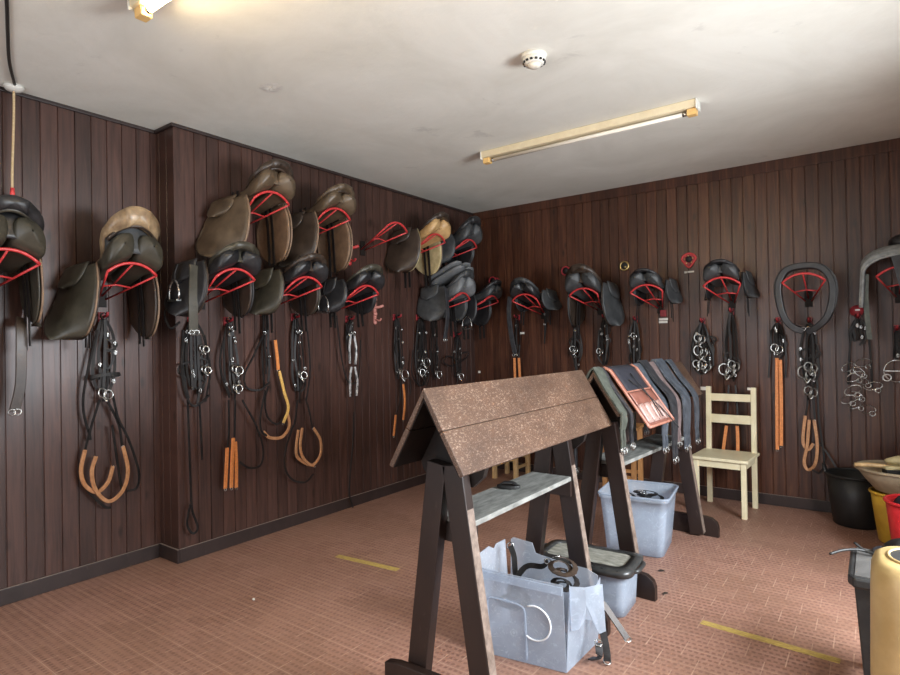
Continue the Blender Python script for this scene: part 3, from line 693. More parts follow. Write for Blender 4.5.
# ------------------------------------------------------------------ bridles
STEELS = ['chrome']
def bridle(W, label, top, bot, w, reins=(), grips=(), bits=(), nose=(), strands=5, dark='black', buckles=5, hook='red_dark', seed=0, d0=.035, name='bridle', cat='bridle', group='bridles and reins hanging on the walls', rein_w=.014, bw=1.0):
    """top/bot, reins, grips, bits, nose are (along wall, height) in metres; everything hangs clear of the boards"""
    r = random.Random(seed + 100); loc, rz = on_wall(W, top[0], top[1], 0)
    t = thing(name, label, cat, loc, rz, group)
    L = lambda p, d: (p[0] - top[0], -d, p[1] - top[1])
    drop = top[1] - bot[1]; dx = bot[0] - top[0]
    anchors = []
    mb = MB()
    for k in range(strands):
        q = -1 + 2 * (k + .5) / strands; d = d0 + .012 * (k % 3); ww = w * (.75 + .35 * r.random())
        e = drop * (.80 + .25 * r.random())
        pts = [(q * .012, -d, -.010), (q * ww * .34 + r.uniform(-.006, .006), -d - .006, -e * .22), (dx * .4 + q * ww * .46 + r.uniform(-.010, .010), -d, -e * .52), (dx * .75 + q * ww * .42 + r.uniform(-.012, .012), -d - .004, -e * .80), (dx + q * ww * .22, -d, -e)]
        P = catmull(pts, 5); mb.strap(P, .013 + .006 * r.random(), .0045, (r.uniform(-.5, .5), -1, 0)); anchors += P[4:-2]
    for k in range(max(1, strands // 2)):      # loose ends and keepers looping out of the bundle
        q = r.choice((-1, 1)); z0 = -drop * r.uniform(.25, .75); w2 = w * r.uniform(.30, .55); l2 = r.uniform(.05, .12)
        mb.strap(catmull([(dx * .4, -d0 - .010, z0), (dx * .4 + q * w2 * .8, -d0 - .020, z0 - l2 * .2), (dx * .5 + q * w2, -d0 - .016, z0 - l2 * .7), (dx * .5 + q * w2 * .5, -d0 - .012, z0 - l2 * 1.2), (dx * .5, -d0 - .010, z0 - l2)], 5), .013, .004, (r.uniform(-.5, .5), -1, .2))
    # the crown loop over the hook
    mb.strap([(.020 * math.cos(a), -d0 - .014 + .004 * math.sin(3 * a), .012 + .020 * math.sin(a)) for a in [2 * PI * i / 14 for i in range(14)]], .018, .005, [(math.cos(a), 0, math.sin(a)) for a in [2 * PI * i / 14 for i in range(14)]], True)
    mb.build('headstall', dark, t)
    for (c, rw, rh) in nose:
        x, y, z = L(c, d0 + .030)
        mb = MB(); n = 22
        P = [(x + rw * math.cos(a), y - .032 * math.sin(a), z + rh * math.sin(a + .5)) for a in [2 * PI * i / n for i in range(n)]]
        mb.strap(P, .020, .006, [(math.cos(a), -math.sin(a), 0.15) for a in [2 * PI * i / n for i in range(n)]], True)
        mb.build('noseband', dark, t)
    for (c, rr) in bits:
        rr *= .66
        x, y, z = L(c, d0 + .040)
        mb = MB(); tl = r.uniform(-.5, .5)
        mb.ring((x - rr * .55, y, z + rr * .3), rr * .82, .0048 * bw, (r.uniform(.2, .7), -1, .1), 18, 6, 1, 1.15)
        mb.ring((x + rr * .50, y - .012, z - rr * .1), rr * .82, .0048 * bw, (r.uniform(-.7, -.2), -1, .2), 18, 6, 1, 1.15)
        mb.tube(catmull([(x - rr * .5, y, z - rr * .5), (x - rr * .1, y - .022, z - rr * 1.35), (x + rr * .12, y - .022, z - rr * 1.3), (x + rr * .5, y - .01, z - rr * .7)], 5), .0062 * bw, 7)
        mb.build('bit', 'steel_dull' if bw > 1 else 'chrome', t)
    for k in range(buckles):
        p = Vector(r.choice(anchors)); mb = MB()
        mb.ring(p + Vector((0, -.012, 0)), .011, .0026, (r.uniform(-.4, .4), -1, 0), 8, 5, .8, 1.25)
        mb.box(p + Vector((0, -.014, 0)), (.004, .003, .024)); mb.build('buckle', 'chrome', t)
    for k, pts in enumerate(reins):
        P = catmull([L(p, d0 + .016 + .010 * (k % 3) + .006 * math.sin(i * 1.7)) for i, p in enumerate(pts)], 7)
        MB().strap(P, rein_w, .006, (.35, -1, 0)).build('rein', dark, t)
    for k, (pts, mat) in enumerate(grips):
        P = catmull([L(p, d0 + .024 + .012 * (k % 2)) for p in pts], 7)
        g = MB().strap(P, .026 if mat == 'orange' else .022, .011, (.25, -1, 0)).build('rein_grip', mat, t, bevel=.002)
        e = Vector(P[-1]); MB().ring(e + Vector((0, -.002, -.006)), .009, .0022, (0, -1, 0), 8, 5).build('stud', 'chrome', g)
    if hook:
        c = on_wall(W, top[0], top[1] + .008)
        h = thing('bridle_hook', 'red hook holding up the ' + label.split(',')[0], 'hook', c[0], c[1], 'red hooks that hold the bridles')
        MB().box((0, -.004, 0), (.036, .008, .060)).build('back_plate', hook, h, bevel=.002)
        MB().tube(catmull([(0, -.008, .0), (0, -.05, .0), (0, -.085, .008), (0, -.092, .028)], 4), .0085, 8).build('peg', hook, h)
    return t
A_ = 'A'
bridle('L', 'bridle with orange rein loops, left of the wall step', (1.630, 1.591), (1.618, 1.072), .17,
  reins=[[(1.596, 1.087), (1.549, 0.940), (1.514, 0.794), (1.497, 0.677), (1.522, 0.552), (1.611, 0.435), (1.657, 0.412)], [(1.636, 1.083), (1.699, 0.927), (1.721, 0.786)],
         [(1.665, 1.112), (1.693, 0.965), (1.758, 0.818), (1.817, 0.617), (1.803, 0.511), (1.741, 0.499)], [(1.589, 1.516), (1.519, 1.214), (1.506, 1.035), (1.548, 0.849)], [(1.663, 0.925), (1.695, 0.640), (1.717, 0.510)]],
  grips=[([(1.509, 0.795), (1.486, 0.679), (1.506, 0.585), (1.572, 0.529), (1.636, 0.577), (1.666, 0.670)], 'orange_pale'), ([(1.564, 0.749), (1.540, 0.657), (1.561, 0.544), (1.634, 0.460), (1.717, 0.510), (1.749, 0.630), (1.721, 0.786)], 'orange_pale')],
  bits=[((1.619, 1.122), .045)], nose=[((1.626, 1.232), .085, .012)], seed=1, strands=5)
bridle(A_, 'tangled bridle with two bits and a thin looped lead, first right of the step', (2.085, 1.592), (2.084, 1.040), .20,
  reins=[[(2.036, 1.058), (2.039, 0.798), (2.049, 0.537), (2.060, 0.339), (2.092, 0.214), (2.057, 0.184), (2.024, 0.251), (2.046, 0.375)], [(2.112, 1.018), (2.116, 0.853), (2.127, 0.653)], [(2.002, 1.512), (1.985, 1.255), (2.023, 1.072), (2.084, 1.014), (2.177, 1.078)], [(2.161, 1.480), (2.194, 1.245), (2.162, 1.033)], [(1.978, 1.705), (1.886, 1.625), (1.923, 1.524), (1.989, 1.564)]],
  bits=[((2.138, 1.387), .035), ((2.151, 1.247), .035)], strands=8, buckles=8, seed=2)
bridle(A_, 'bridle with straight orange folded reins, second right of the step', (2.349, 1.570), (2.379, 1.013), .13,
  reins=[[(2.333, 1.031), (2.329, 0.824), (2.319, 0.688)], [(2.379, 1.027), (2.369, 0.854), (2.367, 0.750)], [(2.427, 1.022), (2.530, 0.834), (2.594, 0.659), (2.575, 0.539), (2.475, 0.536), (2.396, 0.592)], [(2.318, 1.514), (2.268, 1.275), (2.341, 1.044)]],
  grips=[([(2.312, 0.703), (2.302, 0.554), (2.292, 0.426)], 'orange'), ([(2.352, 0.766), (2.341, 0.616), (2.331, 0.425)], 'orange'), ([(2.375, 0.735), (2.380, 0.574), (2.377, 0.415)], 'orange')],
  bits=[((2.383, 1.236), .045), ((2.381, 1.110), .040), ((2.349, 1.529), .025)], strands=5, seed=3, buckles=6)
bridle(A_, 'coiled black rein with a long orange and yellow end, third right of the step', (2.646, 1.649), (2.645, 1.105), .05,
  reins=[[(2.644, 1.517), (2.538, 1.336), (2.462, 1.196), (2.485, 1.103), (2.585, 1.081), (2.672, 1.133)], [(2.654, 1.105), (2.617, 0.991), (2.650, 0.870), (2.737, 0.815), (2.821, 0.896)], [(2.619, 1.078), (2.573, 0.901), (2.579, 0.791), (2.630, 0.741)]],
  grips=[([(2.722, 1.443), (2.738, 1.308), (2.745, 1.218)], 'orange'), ([(2.745, 1.211), (2.787, 1.050), (2.822, 0.926), (2.774, 0.818)], 'yellow_rein'), ([(2.821, 0.896), (2.838, 0.788), (2.772, 0.714), (2.665, 0.721), (2.605, 0.774)], 'orange_pale')],
  strands=3, buckles=2, seed=4)
bridle(A_, 'bridle ending in a big rounded orange loop, fourth right of the step', (2.930, 1.612), (2.947, 0.976), .13,
  reins=[[(2.927, 0.977), (2.906, 0.864), (2.885, 0.767)], [(2.996, 0.987), (3.033, 0.858), (3.061, 0.744)], [(2.866, 0.792), (2.788, 0.613), (2.786, 0.479), (2.858, 0.374), (2.973, 0.335), (3.054, 0.382)], [(3.036, 1.519), (3.050, 1.203), (3.015, 0.969)]],
  grips=[([(2.923, 0.746), (2.901, 0.626), (2.909, 0.540), (2.995, 0.471), (3.075, 0.441)], 'orange_pale'), ([(2.952, 0.758), (2.930, 0.622), (2.957, 0.524), (3.045, 0.454), (3.128, 0.519), (3.131, 0.639), (3.061, 0.744)], 'orange_pale')],
  bits=[((2.950, 1.169), .045), ((2.928, 1.503), .025)], strands=5, seed=5, buckles=6)
bridle(A_, 'pair of shiny black leads in a long narrow loop, below the third lower saddle', (3.506, 1.608), (3.490, 1.437), .10,
  reins=[[(3.523, 0.821), (3.506, 0.584), (3.461, 0.168), (3.504, 0.006)], [(3.335, 1.646), (3.383, 1.271), (3.459, 1.082), (3.577, 1.108), (3.609, 1.437)]],
  bits=[((3.503, 1.497), .022)], strands=5, seed=6, buckles=5)
o = [x for x in bpy.data.objects if x.get('label', '').startswith('pair of shiny')][0]
for dx_, zz in ((-.035, -.14), (.030, -.15), (-.035, -.42), (.035, -.42)):
    mb = MB(); mb.tube(catmull([(dx_ * .6, -.07, zz + .02), (dx_ * 1.2, -.075, zz - .10), (dx_, -.07, zz - .23)], 5), .011, 8); mb.build('polished_lead', 'polished', o)
bridle(A_, 'bridle with two short orange rein ends, left of the timber rack ridge', (4.114, 1.640), (4.127, 1.057), .14,
  reins=[[(4.141, 1.056), (4.122, 0.869), (4.062, 0.726)], [(4.170, 1.054), (4.182, 0.959)], [(4.216, 1.146), (4.257, 1.001), (4.254, 0.905)]],
  grips=[([(4.055, 0.736), (4.039, 0.645), (4.022, 0.546)], 'orange'), ([(4.155, 1.017), (4.172, 0.846), (4.146, 0.679)], 'orange')],
  bits=[((4.143, 1.112), .07)], strands=5, seed=7, buckles=8)
bridle(A_, 'thick black bridle bundle, second left of the room corner', (4.457, 1.648), (4.455, 0.997), .20, reins=[[(4.325, 1.335), (4.304, 1.094), (4.454, 0.977), (4.586, 1.108)], [(4.528, 1.330), (4.553, 1.080), (4.517, 0.973)]],
  bits=[((4.477, 1.213), .07), ((4.411, 1.117), .05)], strands=9, seed=8, buckles=9)
bridle(A_, 'thin black bridle close behind the rack ridge, left wall', (4.684, 1.653), (4.682, 1.022), .13, reins=[[(4.592, 1.329), (4.619, 1.107), (4.717, 1.061), (4.773, 1.222)]], bits=[((4.684, 1.083), .05)], strands=4, seed=9, buckles=4)
bridle(A_, 'black bridle knotted with a bow of straps, nearest the room corner', (5.084, 1.480), (5.068, 0.977), .16, reins=[[(5.076, 1.212), (4.896, 1.260), (4.824, 1.200), (4.982, 1.152), (5.227, 1.228), (5.268, 1.293), (5.115, 1.275)]], bits=[((5.070, 1.041), .05)], strands=5, seed=10, buckles=5)
# far wall
bridle('B', 'bridle with two thin orange reins behind the small black saddle, far wall', (-3.099, 1.650), (-3.108, 1.255), .09,
  reins=[[(-3.142, 1.363), (-3.133, 1.202)], [(-3.057, 1.362), (-3.072, 1.202)]], grips=[([(-3.127, 1.223), (-3.125, 1.010)], 'orange'), ([(-3.066, 1.224), (-3.058, 1.011)], 'orange')], strands=4, seed=11, buckles=3)
bridle('B', 'black straps with a white buckle, right of the small black saddle, far wall', (-2.754, 1.740), (-2.774, 1.358), .05, strands=3, seed=12, buckles=4)
bridle('B', 'thin bridle looped in a ring, left under the brownish saddle, far wall', (-2.425, 1.584), (-2.414, 1.105), .14, reins=[[(-2.461, 1.405), (-2.474, 1.284), (-2.400, 1.234), (-2.377, 1.353), (-2.428, 1.424)]], bits=[((-2.431, 1.304), .05)], strands=5, seed=13, buckles=4)
bridle('B', 'bridle with bright steel buckles, right under the brownish saddle, far wall', (-2.124, 1.612), (-2.133, 1.167), .15, reins=[[(-2.176, 1.497), (-2.192, 1.254), (-2.143, 1.157)]], bits=[((-2.161, 1.283), .04)], strands=6, seed=14, buckles=8)
bridle('B', 'dark bridle hanging left of the white name tag, far wall', (-1.822, 1.581), (-1.831, 1.150), .13, bits=[((-1.825, 1.431), .035)], strands=6, seed=15, buckles=7)
bridle('B', 'big bunched bridle with several steel bits, left behind the cream chair', (-1.232, 1.541), (-1.224, 1.103), .20,
  reins=[[(-1.292, 1.429), (-1.322, 1.208), (-1.258, 1.085), (-1.158, 1.156), (-1.178, 1.383)], [(-1.210, 1.427), (-1.147, 1.278), (-1.142, 1.157)]], bits=[((-1.243, 1.392), .055), ((-1.237, 1.278), .07), ((-1.207, 1.156), .065), ((-1.264, 1.164), .05)], strands=8, seed=16, buckles=7, bw=1.4)
bridle('B', 'bridle with orange reins seen through the cream chair back', (-0.997, 1.618), (-1.002, 0.996), .13,
  reins=[[(-1.026, 0.995), (-1.038, 0.781), (-1.057, 0.626)], [(-0.971, 0.997), (-0.960, 0.785), (-0.963, 0.616)]], grips=[([(-1.049, 0.644), (-1.067, 0.522), (-1.086, 0.383)], 'orange'), ([(-0.963, 0.650), (-0.961, 0.531), (-0.964, 0.379)], 'orange')],
  bits=[((-1.031, 1.115), .075), ((-0.976, 1.158), .055)], strands=6, seed=17, buckles=6, bw=1.5)
bridle('B', 'long straight orange reins on a thin bridle, right of the cream chair', (-0.648, 1.521), (-0.654, 1.194), .13,
  reins=[[(-0.699, 1.457), (-0.703, 1.276), (-0.722, 1.062)], [(-0.600, 1.413), (-0.590, 1.210), (-0.600, 1.064)]], grips=[([(-0.657, 1.226), (-0.664, 0.883), (-0.669, 0.474)], 'orange'), ([(-0.632, 1.210), (-0.632, 0.884), (-0.639, 0.510)], 'orange')],
  bits=[((-0.652, 1.300), .05)], strands=5, seed=18, buckles=4)
bridle('B', 'bridle with steel bits and tan rein loops, under the padded collar', (-0.425, 1.513), (-0.429, 0.957), .16,
  reins=[[(-0.443, 0.956), (-0.451, 0.853), (-0.467, 0.748)], [(-0.409, 0.958), (-0.400, 0.737), (-0.383, 0.580), (-0.319, 0.469), (-0.269, 0.373)], [(-0.380, 1.053), (-0.373, 0.738), (-0.346, 0.427), (-0.375, 0.321), (-0.428, 0.339)]],
  grips=[([(-0.467, 0.764), (-0.483, 0.636), (-0.485, 0.540), (-0.452, 0.495), (-0.417, 0.546)], 'orange_pale'), ([(-0.440, 0.734), (-0.458, 0.534), (-0.481, 0.396), (-0.455, 0.336), (-0.407, 0.389), (-0.390, 0.540), (-0.406, 0.736)], 'orange_pale')],
  bits=[((-0.447, 1.099), .075), ((-0.418, 1.147), .055), ((-0.422, 0.957), .055)], strands=7, seed=19, buckles=6, bw=1.5)
t = bridle('B', 'bundle of many steel bits on two black straps, near the right edge', (-0.106, 1.532), (-0.110, 1.326), .14,
  reins=[[(-0.152, 1.442), (-0.169, 1.212), (-0.179, 1.020)], [(-0.046, 1.439), (-0.032, 1.212), (-0.030, 1.001)]], strands=5, seed=20, buckles=4)
r_ = random.Random(5)
for k in range(11):
    x, zz = r_.uniform(-.075, .085), -.34 - .035 * k
    mb = MB(); mb.ring((x, -.09 - .006 * (k % 4), zz), .026 + .016 * r_.random(), .0036, (r_.uniform(-.6, .6), -1, r_.uniform(-.5, .5)), 18, 6, 1.5, .8, r_.uniform(-.8, .8)); mb.ring((x + .03, -.11, zz - .03), .018, .0036, (r_.uniform(-.5, .5), -1, .3), 14, 6)
    mb.build('bit', 'chrome', t)
t = bridle('B', 'single ring bit on a thin strap at the right edge, far wall', (0.128, 1.434), (0.117, 1.213), .06, strands=3, seed=21, buckles=1)
mb = MB(); p = (0.122, 1.132); c_ = (p[0] - (0.128, 1.434)[0], -.10, p[1] - (0.128, 1.434)[1])
mb.ring(c_, .080, .0055, (.2, -1, 0), 22, 7); mb.box(c_, (.15, .007, .007)); mb.ring((c_[0] - .06, c_[1] - .01, c_[2] - .05), .025, .006, (0, -1, 0), 14, 6); mb.build('bit', 'chrome', t)
u, z = (-0.115, 1.588); loc, rz = on_wall('B', u, z)
t = thing('round_badge', 'red oval badge with white mark above the bundle of bits', 'badge', loc, rz)
MB().tube([(0, -.002, 0), (0, -.012, 0)], .045, 20).build('disc', 'red_dark', t); MB().box((.006, -.0135, .008), (.030, .003, .012)).build('white_mark', 'white', t)
u, z = (-1.574, 1.591); loc, rz = on_wall('B', u, z)
t = thing('name_plate', 'white name plate under a red holder, right of the dark bridle, far wall', 'tag', loc, rz)
MB().box((0, -.006, .045), (.055, .012, .06)).build('red_holder', 'red_dark', t, bevel=.004)
mb = MB(); mb.box((0, -.004, -.010), (.080, .008, .020)); mb.box((-.003, -.004, -.036), (.076, .008, .020)); mb.build('white_plate', 'white', t)

# ------------------------------------------------------------------ timber saddle racks (axis along local y)
def make_rack(name_label, loc, rotz, Ln, zr, hw, drop, two, leg_y, foot, shelf, legw=.09, gable_y=None):
    t = thing('saddle_rack', name_label, 'saddle rack', loc, rotz, 'timber saddle racks in the middle of the room')
    th = .020; sl = Vector((hw, 0, -drop)); ln = sl.length; sl.normalize()
    for s in (-1, 1):
        d = Vector((s * sl.x, 0, sl.z)); nrm = Vector((s * -sl.z, 0, sl.x)); nrm = Vector((s * drop, 0, hw)).normalized()
        cuts = [(0, ln * .50 - .001), (ln * .50 + .0015, ln)] if two else [(0, ln)]
        for a, b in cuts:
            p = [Vector((0, 0, zr)) + d * a, Vector((0, 0, zr)) + d * b]
            poly = [p[0], p[1], p[1] - nrm * th, p[0] - nrm * th]
            if a == 0: poly[3] = Vector((0, 0, zr - th * 1.7))
            if s < 0: poly = poly[::-1]
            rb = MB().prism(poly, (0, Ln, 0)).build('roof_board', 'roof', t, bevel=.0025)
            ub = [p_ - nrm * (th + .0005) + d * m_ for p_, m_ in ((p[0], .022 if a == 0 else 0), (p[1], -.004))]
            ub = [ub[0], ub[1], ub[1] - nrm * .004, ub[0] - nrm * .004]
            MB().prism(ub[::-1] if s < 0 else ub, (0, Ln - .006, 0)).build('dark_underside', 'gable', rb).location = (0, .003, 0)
    for gy in gable_y:
        g = [(-hw * .93, .945), (-hw * .82, .885), (-.095, .842), (.095, .842), (hw * .82, .885), (hw * .93, .945), (0, zr - .045)]
        k = (zr - drop) / .93
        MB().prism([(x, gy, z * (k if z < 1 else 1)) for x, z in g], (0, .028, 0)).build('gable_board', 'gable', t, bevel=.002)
    for li, ly in enumerate(leg_y):
        for s in (-1, 1):
            lg = MB().beam((s * .168, ly, .012), (s * .036, ly, zr - .30), legw, .048).build('leg', 'rack', t, bevel=.003)
            # pale worn edge strip of bare timber on the outer edge
            e0, e1 = Vector((s * (.168 + legw * .5 + .0022), ly, .03)), Vector((s * (.036 + legw * .5 + .0022), ly, zr - .33))
            if s > 0: MB().beam(e0, e1, .003, .043).build('worn_edge', 'rack_edge', lg)
        MB().box((0, ly + (.035 if li == 0 else -.035), shelf[0] - .060), (.215, .022, .075)).build('cross_brace', 'rack', t, bevel=.002)
    MB().box(((shelf[1] + shelf[2]) / 2, (leg_y[0] + leg_y[1]) / 2, shelf[0] - .011), (shelf[2] - shelf[1], leg_y[1] - leg_y[0] - .055, .022)).build('shelf', 'shelf', t, bevel=.003)
    for (fy, x0, x1) in foot:
        pr = [(x0, fy, 0), (x1, fy, 0), (x1, fy, .070), (x1 - .012, fy, .105), (x1 - .045, fy, .128), (x1 - .09, fy, .135), (x0 + .06, fy, .125), (x0, fy, .112)]
        MB().prism(pr, (0, .038, 0)).build('foot', 'rack', t, bevel=.003)
    return t
make_rack('timber saddle rack in front, bare chipped brown ridge boards over a grey shelf', (-1.345, 1.66, 0), 0, 1.43, 1.234, .175, .30, True, (.140, 1.06), [(.072, -.285, .30), (.980, -.26, .30)], (.72, -.115, .105), gable_y=(.170, 1.10))
RX, RY, RA = -1.285, 3.105, -.057
make_rack('timber saddle rack behind, its ridge covered with girths and a leather tool roll', (RX, RY, 0), RA, 1.50, 1.226, .155, .24, False, (.115, 1.26), [(.042, -.28, .31), (1.286, -.27, .30)], (.70, -.115, .105), gable_y=(.145, 1.20))

# ------------------------------------------------------------------ girths draped across the rear rack (local frame of that rack)
def rack_pt(x, y, z):
    c, s = math.cos(RA), math.sin(RA); return (RX + x * c - y * s, RY + x * s + y * c, z)
def ridge_path(y0, y1, zl, zr_, off, over=.006, yl=None):
    """from the left hanging end over the ridge to the right hanging end"""
    zr0, hw, dr = 1.226 + off, .155 + off * .8, .24
    yl = y0 if yl is None else yl
    ze = zr0 - dr
    L = [(-hw - .012, yl, zl), (-hw - .016, yl, (zl + ze) / 2), (-hw - .008, yl, ze + .005), (-hw * .5, (y0 + yl) / 2, zr0 - dr * .5 + .004), (-.014, y0, zr0 - .008), (.014, y0, zr0 - .008),
         (hw * .5, y0 + (y1 - y0) * .3, zr0 - dr * .5 + .004), (hw + .006, y0 + (y1 - y0) * .6, ze + .005), (hw + .018, y0 + (y1 - y0) * .85, (ze + zr_) / 2), (hw + .014, y1, zr_)]
    return [Vector(rack_pt(*p)) for p in L]
def make_girth(label, y0, y1, zl, zr_, off, w, mat, split=.10, yl=None):
    t = thing('girth', label, 'girth', rack_pt(0, y0, 1.226 + off), 0, 'girths over the rear saddle rack')
    o = t.location.copy()
    P = [p - o for p in catmull(ridge_path(y0, y1, zl + split, zr_ + split, off, yl=yl), 6)]
    nr = [Vector((p.x, 0, .12 if abs(p.x) < .17 else 0)) for p in P]
    wd = [w * (1 - .25 * max(0, (abs(i / (len(P) - 1) - .5) - .36) / .14)) for i in range(len(P))]
    MB().strap(P, wd, .010, nr).build('band', mat, t, bevel=.002)
    for e, d in ((P[-1], P[-1] - P[-3]), (P[0], P[0] - P[2])):
        for q in (-1, 1):
            b = e + Vector((0, q * w * .24, 0)); mb = MB().strap([e + Vector((0, q * w * .20, .01)), b + Vector((.004, 0, -split * .5)), b + Vector((.002, 0, -split + .012))], w * .34, .006, (1, 0, 0))
            s = mb.build('elastic_end', mat, t)
            mb = MB().ring(b + Vector((.008, 0, -split + .006)), .017, .0032, (1, -.3, 0), 8, 5, .95, 1.1); mb.tube([b + Vector((.010, 0, -split + .026)), b + Vector((.012, 0, -split - .016))], .0025, 5); mb.build('buckle', 'steel_dull', s)
    return t
make_girth('grey-green girth over the join of the two racks, first from the left', .035, -.03, .42, .795, .012, .085, 'girth_green', .12)
make_girth('narrow black girth just left of the leather tool roll', .103, .10, .62, .80, .006, .042, 'girth_black')
make_girth('broad blue-grey girth immediately right of the leather tool roll', .625, .62, .65, .70, .008, .125, 'girth_blue')
make_girth('black girth with the lowest hanging buckles, second right of the tool roll', .735, .755, .60, .615, .026, .130, 'girth_black')
make_girth('faded brown girth, third right of the leather tool roll', .855, .865, .66, .70, .010, .120, 'girth_pink')
make_girth('thick blue-grey girth, fourth right of the leather tool roll', 1.00, 1.00, .62, .655, .026, .175, 'girth_blue')
make_girth('slim blue-grey girth at the right end of the rear rack', 1.225, 1.25, .70, .665, .014, .105, 'girth_blue')

# leather tool roll / saddle bag on the rear rack
y0, y1 = .140, .535
t = thing('tool_roll', 'red-brown leather tool roll with navy top and four pale pockets, on the rear rack', 'bag', rack_pt(0, (y0 + y1) / 2, 1.24), 0)
o_ = Vector(t.location)
def roll_pt(u, v, off=0.0):
    """u along the rack 0..1, v from the left side over the ridge down the right side; distance in metres"""
    hw, dr = .155, .24; ln = math.hypot(hw, dr); off = off + .024
    y = y0 + (y1 - y0) * u
    ex, ez = dr / ln, hw / ln
    d = v
    if d < 0: x, z = -hw * min(1, -d / ln), -dr * min(1, -d / ln); nx = -ex
    else: x, z = hw * d / ln, -dr * d / ln; nx = ex
    if abs(d) < .02: nx *= abs(d) / .02
    y += .14 * max(0, d)
    return Vector(rack_pt(x + nx * off, y, 1.226 + z + ez * off)) - o_
MB().grid(lambda i, j: roll_pt(i, -.16 + .56 * j), 8, 28).build('leather_body', 'bag_leather', t, solid=.006)
MB().grid(lambda i, j: roll_pt(.10 + .80 * i, -.10 + .28 * j, .005), 6, 14).build('navy_top', 'navy', t, solid=.004)
MB().grid(lambda i, j: roll_pt(.06 + .88 * i, .180 + .085 * j + .02 * math.sin(PI * i) * j, .010), 10, 6).build('pocket_flap', 'bag_leather', t, solid=.004)
for u in (.0, 1.0):
    MB().tube([roll_pt(u, -.16 + .56 * k / 24, .003) for k in range(25)], .009, 7).build('binding', 'bag_edge', t)
MB().tube([roll_pt(k / 8, .40, .003) for k in range(9)], .009, 7).build('binding', 'bag_edge', t)
MB().tube([roll_pt(k / 8, .172, .007) for k in range(9)], .005, 7).build('binding', 'bag_edge', t)
for k in range(4):
    u0_ = .07 + .22 * k
    MB().grid(lambda i, j: roll_pt(u0_ + .19 * i, .262 + .118 * j, .004 + .020 * math.sin(PI * i) ** .6 * (1 - .5 * j)), 8, 6).build('pocket', 'pocket', t, solid=.003)
for (ua, va, ub, vb) in ((.55, .06, .52, .37), (.35, .10, .55, .24), (.60, .20, .80, .46)):
    MB().tube(catmull([roll_pt(ua, va, .014), roll_pt((ua + ub) / 2 + .05, (va + vb) / 2, .022), roll_pt(ub, vb, .030)], 6), .0035, 5).build('tie_lace', 'black', t)

# brush on the front shelf
t = thing('curry_comb', 'small black rubber curry comb lying on the grey front shelf', 'brush', (-1.385, 2.325, .7205), .35)
mb = MB(); pr = [(.055 * math.cos(a), .030 * math.sin(a)) for a in [2 * PI * k / 20 for k in range(20)]]
mb.prism([(x, y, .002) for x, y in pr], (0, 0, .014)); mb.build('body', 'bucket_black', t, bevel=.003)
MB().strap(catmull([(-.038, 0, .018), (-.02, 0, .028), (.02, 0, .028), (.038, 0, .018)], 4), .026, .004, (0, 0, 1)).build('hand_strap', 'black2', t)

# ------------------------------------------------------------------ plastic tubs
def wall_strip(mb, a, b, out, prof, z0=.004):
    """one tub side from a to b (bottom corners), top leaning out by vector out; prof = [(t, height)]"""
    a, b, out = Vector((*a, z0)), Vector((*b, z0)), Vector((*out, 0)); vs = []; fs = []
    rows = 6
    for t_, h in prof:
        for k in range(rows + 1):
            q = k / rows; vs.append(a.lerp(b, t_) + out * (q * h / .38) + Vector((0, 0, h * q)))
    n = rows + 1
    for i in range(len(prof) - 1):
        for k in range(rows): fs.append((i * n + k, (i + 1) * n + k, (i + 1) * n + k + 1, i * n + k + 1))
    mb.add(vs, fs)
t = thing('storage_tub', 'broken clear plastic tub in front, side wall cracked open, full of straps', 'tub', (-1.29, 2.38, 0))
q = lambda x, y: (x + 1.29, y - 2.38)
FL, FR, BR_, BL_ = q(-1.505, 2.185), q(-1.075, 2.250), q(-1.065, 2.565), q(-1.505, 2.520)
mb = MB(); mb.add([(*FL, .004), (*FR, .004), (*BR_, .004), (*BL_, .004)], [(0, 1, 2, 3)])
wall_strip(mb, FL, FR, (0, -.020), [(0, .392), (.2, .385), (.5, .378), (.8, .374), (1, .372)])
wall_strip(mb, BL_, FL, (-.022, 0), [(0, .400), (.25, .402), (.32, .385), (.45, .408), (.8, .396), (1, .392)])
wall_strip(mb, BR_, BL_, (0, .020), [(0, .300), (.12, .322), (.35, .328), (.62, .345), (.70, .352), (.74, .398), (.97, .410), (1, .400)])
wall_strip(mb, FR, BR_, (.022, 0), [(0, .372), (.06, .33), (.12, .20), (.25, .165), (.34, .215), (.5, .16), (.7, .18), (.85, .27), (1, .300)])
mb.build('body', 'tub', t, solid=.004)
L3 = lambda a, b, k: Vector(a).lerp(Vector(b), k)
MB().strap([(*(L3((*FL, 0), (*FR, 0), k / 10) + Vector((0, -.026, 0)))[:2], .366 - .015 * k / 10) for k in range(11)], .034, .008, (0, -1, .1)).build('rim', 'tub2', t, bevel=.002)
pf = lambda k, z: tuple(L3((*FL, 0), (*FR, 0), k) + Vector((0, -.020 * z / .38 - .005, z)))
MB().tube(catmull([pf(.20, .03), pf(.20, .15), pf(.20, .235), pf(.225, .262), pf(.30, .265), pf(.45, .262), pf(.55, .255), pf(.60, .235), pf(.605, .15), pf(.605, .02)], 5), .0042, 6).build('moulded_rib', 'tub2', t)
MB().tube(catmull([pf(.70 + .165 * math.cos(a), .190 + .075 * math.sin(a)) for a in [2.0 - k * .42 for k in range(11)]], 3), .0040, 6).build('white_scrape', 'scratch', t)
